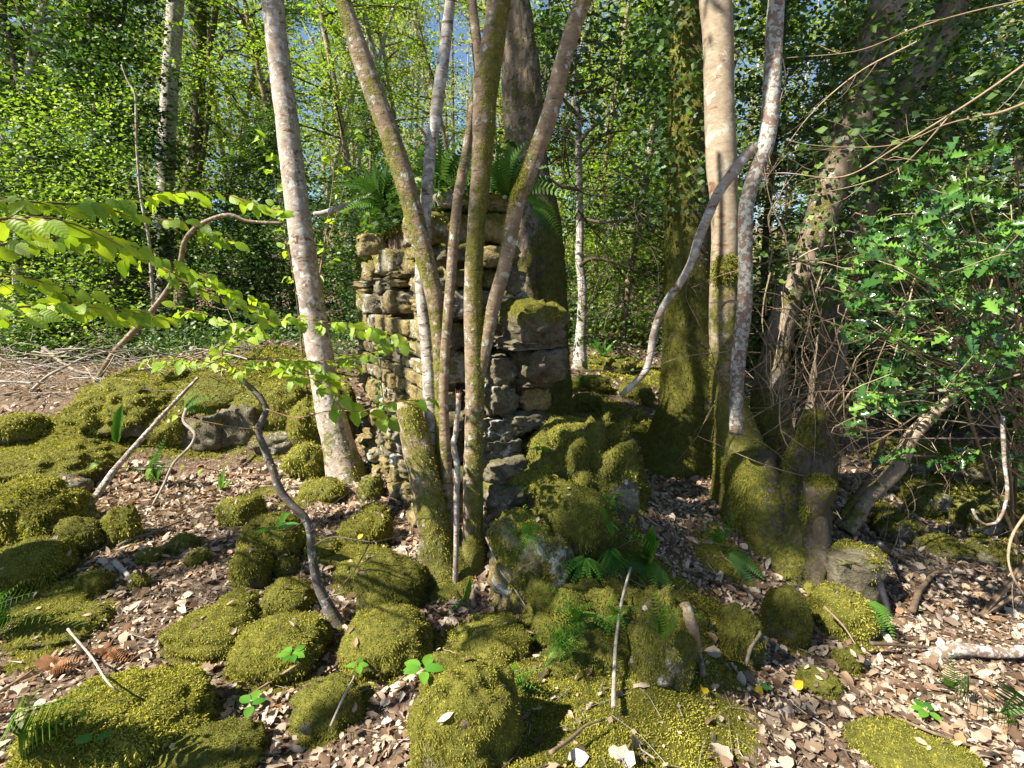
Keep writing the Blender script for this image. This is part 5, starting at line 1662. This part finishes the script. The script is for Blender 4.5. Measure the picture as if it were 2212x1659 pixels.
def scatter(n, d0, d1):
    """ground places spread evenly over the visible floor between two distances"""
    D = np.sqrt(rng.random(n) * (d1 ** 2 - d0 ** 2) + d0 ** 2)
    x = (rng.random(n) * 2 - 1) * (D * 1.12 + 0.15)
    return np.c_[x, D]


def litter():
    a = scatter(29000, 1.05, 4.4)
    b = scatter(10000, 4.4, 11)
    xy = np.vstack([a, b])
    ms = moss_at(xy[:, 0], xy[:, 1])
    keep = rng.random(len(xy)) > np.where(ms > 0.5, 0.93, 0.12)
    keep &= (fbm(np.c_[xy * 3, 0 * xy[:, 0]], 3, 77) + 0.95 > rng.random(len(xy)) * 0.9)
    xy = xy[keep]
    inside = np.zeros(len(xy), bool)
    for bx, by, br in BOULDERS:
        inside |= np.hypot(xy[:, 0] - bx, xy[:, 1] - by) < br * 0.8
    xy = xy[~inside]
    D = np.hypot(xy[:, 0], xy[:, 1])
    size = np.where(D < 4.4, 0.022 + 0.060 * rng.random(len(xy)) ** 1.7, 0.08)
    z = H(xy[:, 0], xy[:, 1])
    e = 0.03
    nx = (H(xy[:, 0] - e, xy[:, 1]) - H(xy[:, 0] + e, xy[:, 1])) / (2 * e)
    ny = (H(xy[:, 0], xy[:, 1] - e) - H(xy[:, 0], xy[:, 1] + e)) / (2 * e)
    N = np.c_[nx, ny, np.ones(len(xy))] + 0.62 * rng.normal(size=(len(xy), 3))
    N /= np.linalg.norm(N, axis=1)[:, None]
    Y = rng.normal(size=(len(xy), 3))
    X = np.cross(Y, N)
    X /= np.linalg.norm(X, axis=1)[:, None]
    Y = np.cross(N, X)
    P = np.c_[xy, z + 0.006 + 0.012 * rng.random(len(xy))]
    app = size / D
    order = np.argsort(-app * (np.abs(xy[:, 0]) < xy[:, 1] * 0.97) * (xy[:, 1] > 1.25))
    solo_i = order[:300]
    for i in solo_i:
        m = Matrix((X[i], Y[i], N[i])).transposed().to_4x4()
        o = place('dead_leaf', DEAD_ME[i % 6], None, Matrix.Translation(Vector(P[i])) @ m @ Matrix.Scale(float(size[i]), 4))
        tag(o, 'dry brown fallen leaf lying on the woodland floor', 'leaf', 'fallen leaves on the near woodland floor')
    rest = np.ones(len(xy), bool)
    rest[solo_i] = False
    idx = np.nonzero(rest)[0]
    mb = MB()
    for k in range(6):
      for near_ in (True, False):
        sel = idx[(idx % 6 == k) & ((D[idx] < 2.5) == near_)]
        v0, f0 = DEAD[k] if near_ else DEAD_LO[k]
        W = (v0[None, :, 0:1] * X[sel][:, None] + v0[None, :, 1:2] * Y[sel][:, None] + v0[None, :, 2:3] * N[sel][:, None]) * size[sel][:, None, None] + P[sel][:, None]
        F = (f0[None] + (np.arange(len(sel)) * len(v0))[:, None, None]).reshape(-1, 4)
        mb.add(W.reshape(-1, 3), F, np.repeat(rng.random(len(sel)), len(v0)))
    # crumbled bits between the leaves
    q = np.vstack([scatter(26000, 1.05, 3.6), scatter(12000, 3.6, 7)])
    q = q[rng.random(len(q)) > np.where(moss_at(q[:, 0], q[:, 1]) > 0.5, 0.9, 0.0)]
    V, F, rr = leaf_cloud(len(q), lambda n: np.c_[q, H(q[:, 0], q[:, 1]) + 0.004 + 0.012 * rng.random(len(q))], 0.018, tilt=0.55, ratio=0.8)
    mb.add(V, F, rr)
    # and a few on the stones
    for (V, F) in SURF[1:]:
        n3 = np.cross(V[F[:, 1]] - V[F[:, 0]], V[F[:, 2]] - V[F[:, 0]])
        ok = np.nonzero(n3[:, 2] / (np.linalg.norm(n3, axis=1) + 1e-12) > 0.6)[0]
        if len(ok) == 0:
            continue
        for f in rng.choice(ok, 7):
            v0, f0 = DEAD_LO[random.randrange(6)]
            m = np.array(frame(rng.normal(size=3), n3[f] / np.linalg.norm(n3[f]) + 0.3 * rng.normal(size=3), random.uniform(0.015, 0.05), V[F[f]].mean(0) + [0, 0, 0.012]))
            mb.add(v0 @ m[:3, :3].T + m[:3, 3], f0, random.random())
    mb.solo('leaf_litter', M['litter'], 'pale brown dead leaves littering the woodland floor', None, kind='stuff')


litter()


def twig_litter():
    mb = MB()
    xy = np.vstack([scatter(1700, 1.1, 4.2), scatter(700, 4.2, 9)])
    for x, y in xy:
        l = 0.05 + 0.25 * random.random() ** 2
        a = random.uniform(0, math.pi)
        k = np.array([-0.5, 0, 0.5])
        px, py = x + math.cos(a) * l * k + [0, random.uniform(-.02, .02), 0], y + math.sin(a) * l * k
        z = H(px, py) + 0.012
        twig_to(mb, np.c_[px, py, z], 0.0008 + 0.0028 * random.random() ** 3, 0.0007, 4, step=0.06)
    mb.solo('twig_litter', M['twig_grey'], 'thin dead twigs scattered through the leaf litter', None, kind='stuff')


twig_litter()

# ------------------------------------------------------------------ the wood behind
def proto_tree(name, label, cat, kind, seed):
    global rng
    g = np.random.default_rng(seed)
    r = random.Random(seed)
    root = thing(name, label, cat)
    mb = MB()
    hgt = {'spring': 11.0, 'pale': 15.0, 'ever': 7.0, 'pole': 12.0, 'canopy': 10.0}[kind]
    r0 = {'spring': 0.085, 'pale': 0.16, 'ever': 0.08, 'pole': 0.10, 'canopy': 0.12}[kind]
    pts = [np.zeros(3) - [0, 0, 0.3]]
    d = np.array([r.uniform(-.06, .06), r.uniform(-.06, .06), 1.0])
    for k in range(7):
        d = d + np.array([r.uniform(-.09, .09), r.uniform(-.09, .09), 0])
        pts.append(pts[-1] + d / d[2] * hgt / 7)
    P = smooth_path(pts, 0.25)
    t = np.linspace(0, 1, len(P))
    V, F, N = tube(P, r0 * (1 - 0.8 * t), 9, 0.12, 3, seed)
    part('trunk', V, F, M[{'spring': 'bark_hazel', 'pale': 'bark_beige', 'ever': 'bark_dark', 'pole': 'bark_silver', 'canopy': 'bark_pale'}[kind]], root, attrs={'moss': (0.45 * np.exp(-V[:, 2].clip(0) / 1.2) + 0.15 + 0.2 * fbm(V, 3, seed)).clip(0, 1)})
    nb = {'spring': 26, 'pale': 30, 'ever': 34, 'pole': 16, 'canopy': 26}[kind]
    z0 = {'spring': 0.12, 'pale': 0.25, 'ever': 0.06, 'pole': 0.3, 'canopy': 0.56}[kind]
    tips = []
    for k in range(nb):
        f = z0 + (1 - z0) * (k + r.random()) / nb
        i = min(int(f * (len(P) - 1)), len(P) - 1)
        a = r.random() * 6.283
        ln = {'spring': 2.1, 'pale': 2.8, 'ever': 1.7 * (1.1 - f), 'pole': 1.2, 'canopy': 2.4}[kind] * r.uniform(0.5, 1.1) * (1 - 0.45 * f)
        up = {'spring': 0.35, 'pale': 0.6, 'ever': 0.15, 'pole': 0.6, 'canopy': 0.3}[kind]
        b = np.array([math.cos(a), math.sin(a), r.uniform(0, up * 2)])
        q = twig_to(mb, [P[i], P[i] + b * ln * 0.5 + g.normal(size=3) * 0.1, P[i] + b * ln + g.normal(size=3) * 0.15 - [0, 0, 0.12 * ln]], r0 * 0.28, 0.006, 5, step=0.15)
        tips.append(q)
        for _ in range(3):
            j = r.randrange(len(q) // 3, len(q))
            c = b + g.normal(size=3) * 0.55
            l2 = ln * r.uniform(0.25, 0.6)
            tips.append(twig_to(mb, [q[j], q[j] + c * l2 * 0.5, q[j] + c * l2 - [0, 0, 0.05]], r0 * 0.12, 0.004, 4, step=0.15))
    mb.part('branches', M['twig_dark' if kind in ('ever', 'spring') else 'twig_grey'], root, kind='stuff')
    n = {'spring': 7500, 'pale': 8500, 'ever': 11000, 'pole': 1500, 'canopy': 14000}[kind]
    size = {'spring': 0.075, 'pale': 0.11, 'ever': 0.075, 'pole': 0.08, 'canopy': 0.085}[kind]
    allp = np.vstack([q[len(q) // 4:] for q in tips])
    idx = g.integers(0, len(allp), n)
    sp = {'spring': 0.20, 'pale': 0.30, 'ever': 0.16, 'pole': 0.18, 'canopy': 0.2}[kind]
    pos = allp[idx] + g.normal(size=(n, 3)) * np.array([sp, sp, sp * 0.45])
    V, F, rr = leaf_cloud(n, lambda n: pos, size, up=(-0.2, -0.2, 1.0), tilt=0.5 if kind != 'ever' else 0.8)
    part('crown', V, F, M[{'spring': 'leaf_bright', 'pale': 'leaf_pale', 'ever': 'leaf_dark', 'pole': 'leaf_bright', 'canopy': 'leaf_bright'}[kind]], root, attrs={'rnd': rr})
    return root


LAB = {'spring': ('understorey_tree', 'slender understorey tree with thin light green spring leaves in the wood behind', 'understorey trees in the wood behind'),
       'pale': ('tall_tree', 'tall tree with pale distant spring leaves at the back of the wood', 'tall trees at the back of the wood'),
       'ever': ('evergreen_tree', 'dark dense evergreen holly tree in the wood behind', 'dark evergreens in the wood behind'),
       'pole': ('pole_tree', 'straight pale pole-like young trunk with few leaves in the wood behind', 'pole-like trunks in the wood behind'),
       'canopy': ('shade_tree', 'unseen tree with a high leafy crown, added for shade', 'x')}
PROTO = {k: [proto_tree(LAB[k][0], LAB[k][1], 'tree', k, 200 + 10 * i + j) for j in range(3 if k in ('spring', 'ever') else 2 if k != 'canopy' else 1)] for i, k in enumerate(LAB)}
USED = set()
ZONE = [(60, 'at the left edge'), (260, 'left of the silvery trunk'), (440, 'behind the silvery trunk'), (600, 'left of the leaning pale trunk'), (760, 'between the leaning trunk and the wall'), (960, 'above the left part of the wall'), (1170, 'behind the coppiced stems'), (1300, 'behind the thin crooked tree'), (1470, 'left of the mossy giant'), (1700, 'behind the beige trunk'), (1900, 'behind the leaning trunks'), (2080, 'behind the sunlit holly'), (9999, 'at the right edge')]
COUNT = {}
ORD = ['', ', second', ', third', ', fourth', ', fifth', ', sixth']



def plant(kind, px, D, k=0, scale=1.0, xy=None, rot=None, label=None, group=True):
    p = at(px, 640, D) if xy is None else np.array([xy[0], xy[1], 0.0])
    z = float(H(p[0], p[1])[0])
    src = PROTO[kind][k % len(PROTO[kind])]
    rot = random.uniform(0, 6.28) if rot is None else rot
    lb = label or LAB[kind][1]
    gp = LAB[kind][2] if group else None
    if label is None:
        zn = next(t for lim, t in ZONE if px <= lim)
        n = COUNT[(kind, zn)] = COUNT.get((kind, zn), 0) + 1
        lb = {'spring': 'slender light green spring tree', 'pale': 'tall distant tree with pale leaves', 'ever': 'dark dense evergreen holly tree', 'pole': 'thin pale pole-like trunk'}[kind] + ' ' + zn + ORD[n - 1]
    if src.name not in USED:
        USED.add(src.name)
        src.location = (p[0], p[1], z)
        src.rotation_euler = (0, 0, rot)
        src.scale = scale if hasattr(scale, '__len__') else (scale,) * 3
        src['label'] = lb
        if gp:
            src['group'] = gp
        return src
    return dup(src, (p[0], p[1], z), rot, scale, lb, gp)


for i, (px, D) in enumerate([(30, 12), (130, 13), (215, 14), (500, 12), (560, 15), (625, 12), (700, 13), (800, 11), (880, 14), (1000, 13), (1060, 17), (1290, 11), (1345, 9.5), (1395, 13), (1440, 11), (1640, 13), (1730, 11), (1830, 14), (1960, 11), (2080, 10), (2190, 12), (470, 18), (760, 18), (1200, 18), (-80, 9), (1320, 15), (300, 17)]):
    plant('spring', px, D, i, random.uniform(0.85, 1.2))
for i, (px, D, s) in enumerate([(110, 8.5, 1.1), (185, 8.8, 1.15), (265, 8.6, 1.1), (40, 13, 1.1), (310, 14, 1.2), (470, 10.5, .62), (540, 10.2, .68), (615, 9.8, .62), (700, 9.5, .6), (790, 8.5, .66), (1180, 9.0, .8), (1440, 9.0, 1.1), (1660, 9.0, .95), (1770, 8.2, .9), (1890, 8.6, 1.0), (1990, 7.0, .9), (2110, 6.6, .95), (2230, 6.0, 1.0), (-40, 11, 1.2)]):
    plant('ever', px, D, i, s)
for i, px in enumerate([-150, 40, 190, 330, 470, 600, 730, 860, 980, 1120, 1260, 1390, 1530, 1660, 1790, 1920, 2060, 2200, 2350]):
    plant('pale', px, random.uniform(21, 27), i, random.uniform(0.9, 1.25))
for i, (px, D) in enumerate([(15, 8.5), (510, 14), (535, 16), (655, 16), (735, 12), (690, 20), (905, 13), (960, 16), (1330, 16), (1410, 14), (1720, 15), (2010, 13), (480, 20), (580, 19), (830, 19)]):
    plant('pole', px, D, i, random.uniform(0.8, 1.1))

# unseen trees added beside and behind the camera so their crowns dapple the light
for kd, x, y, s, lb in [('canopy', -4.2, 1.5, (0.8, 0.8, 1.3), 'tallest, shading the big trunks on the right'), ('canopy', -3.75, -0.05, (0.40, 0.40, 0.9), 'smallest and nearest, shading the mound'), ('pole', -9.2, -0.9, 0.9, 'far left, dappling the left slope')]:
    plant(kd, 0, 0, 0, s, xy=(x, y), rot={'tallest': 3.15, 'smallest': 3.925}.get(lb.split(',')[0].split(' ')[0], 0.0), label='unseen high-crowned tree added outside the picture, ' + lb, group=False)


def high_crown(root, c, rad, n, nb=14):  # unseen crowns, added to cast shade on the right and behind
    """the crown of a foreground tree, above the picture"""
    g = np.random.default_rng(int(abs(c[0] * 100) + n))
    mb = MB()
    tips = []
    for k in range(nb):
        d = g.normal(size=3)
        d /= np.linalg.norm(d)
        e_ = np.array(c) + d * np.array(rad) * g.uniform(0.6, 1.0)
        s_ = np.array([c[0], c[1], c[2] - rad[2] * 0.8])
        tips.append(twig_to(mb, [s_, (s_ + e_) / 2 + g.normal(size=3) * 0.15, e_], 0.035, 0.006, 5, step=0.15))
    mb.part('limbs', M['twig_grey'], root, kind='stuff')
    allp = np.vstack([q[len(q) // 3:] for q in tips])
    V, F, rr = leaf_cloud(n, lambda n: allp[g.integers(0, len(allp), n)] + g.normal(size=(n, 3)) * [0.3, 0.3, 0.16], 0.085, tilt=0.5)
    part('crown', V, F, M['leaf_bright'], root, attrs={'rnd': rr})


high_crown(t4, (-0.1, 2.9, 7.6), (2.0, 1.8, 2.2), 13000)
high_crown(t1, (-2.6, 4.9, 9.0), (2.2, 2.0, 2.6), 13000)
high_crown(t8, (1.6, 3.8, 8.5), (2.2, 2.0, 2.6), 13000)
high_crown(t11, (3.4, 4.6, 9.0), (2.4, 2.2, 2.6), 12000)
high_crown(t5, (0.1, 5.6, 10.5), (2.6, 2.4, 3.0), 9000)


# ------------------------------------------------------------------ leafy masses of the shrub layer
def clumps(bx, by, bd, nc, sd):
    C = np.array([at(random.uniform(*bx), random.uniform(*by), random.uniform(*bd)) for _ in range(nc)])

    def f(n):
        i = rng.integers(0, nc, n)
        return C[i] + rng.normal(size=(n, 3)) * sd
    return f


def mass(name, label, n, fn, size, mat, tilt=0.7, ratio=0.6):
    V, F, rr = leaf_cloud(n, fn, size, up=(-0.3, -0.4, 0.8), tilt=tilt, ratio=ratio)
    return solo(name, V, F, M[mat], label, None, attrs={'rnd': rr}, kind='stuff')


mass('holly_foliage', 'dark holly leaves hanging high between the old trunk and the mossy giant', 2600, clumps((1170, 1500), (-60, 480), (5.2, 7.5), 70, 0.14), 0.075, 'leaf_dark')
mass('holly_undergrowth', 'dark holly leaves filling the right side behind the sunlit bush', 6000, clumps((1850, 2300), (60, 900), (2.9, 5.0), 120, 0.13), 0.055, 'leaf_dark')
mass('holly_shade', 'dark holly leaves hanging above the leaning trunks', 3800, clumps((1640, 2260), (-80, 420), (4.4, 6.5), 90, 0.15), 0.065, 'leaf_dark')
mass('left_holly', 'dark holly leaves standing in shade at the upper left', 4500, clumps((90, 320), (60, 620), (7.6, 9.0), 80, 0.2), 0.06, 'leaf_dark')
mass('spring_undergrowth', 'light green low leaves of the shrub layer on the left', 6500, clumps((-80, 280), (200, 720), (6.0, 8.5), 170, 0.2), 0.046, 'leaf_bright')
mass('backlit_undergrowth', 'bright green leaves glowing in the clearing right of the wall', 12000, clumps((1190, 1480), (330, 720), (9.0, 13.0), 200, 0.3), 0.08, 'leaf_bright')
mass('dark_undergrowth', 'dark low evergreen leaves filling the gap between leaning trunk and wall', 14000, clumps((430, 800), (400, 720), (8.0, 11.0), 190, 0.28), 0.06, 'leaf_dark')
mass('bank_plants', 'low dark ground plants on the plateau between the brush pile and the wall', 9000, clumps((300, 800), (715, 775), (6.0, 8.5), 190, np.array([0.3, 0.3, 0.13])), 0.05, 'leaf_dark')  # dark plants added to put shade on the bright plateau
mass('bramble_cover', 'low shaded ground plants on the far floor', 18000, clumps((-100, 2300), (670, 765), (6.8, 12.0), 330, np.array([0.35, 0.35, 0.16])), 0.06, 'leaf_dark')


def far_wood(n):
    x = rng.random(n) * 2 - 1
    D = 28 + 16 * rng.random(n)
    z = 17 * rng.random(n) ** 1.15
    X = x * D * 1.25
    k = fbm(np.c_[X * 0.22, D * 0.22, z * 0.3], 3, 55) > -0.13 + 0.028 * (z - 5)
    return np.c_[X, D, z + H(X, D, False)][k]


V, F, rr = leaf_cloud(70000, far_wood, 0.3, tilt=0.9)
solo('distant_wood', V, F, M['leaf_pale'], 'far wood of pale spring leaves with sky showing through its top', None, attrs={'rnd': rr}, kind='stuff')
mb = MB()
for k in range(90):
    x, y = random.uniform(-36, 36), random.uniform(24, 42)
    z = float(H(x, y)[0])
    twig_to(mb, [(x, y, z - .3), (x + random.uniform(-.4, .4), y, z + 6), (x + random.uniform(-1, 1), y, z + 15)], random.uniform(0.08, 0.17), 0.03, 6, step=1.0)
mb.solo('distant_trunks', M['twig_grey'], 'thin grey trunks of the far wood', None, kind='stuff')
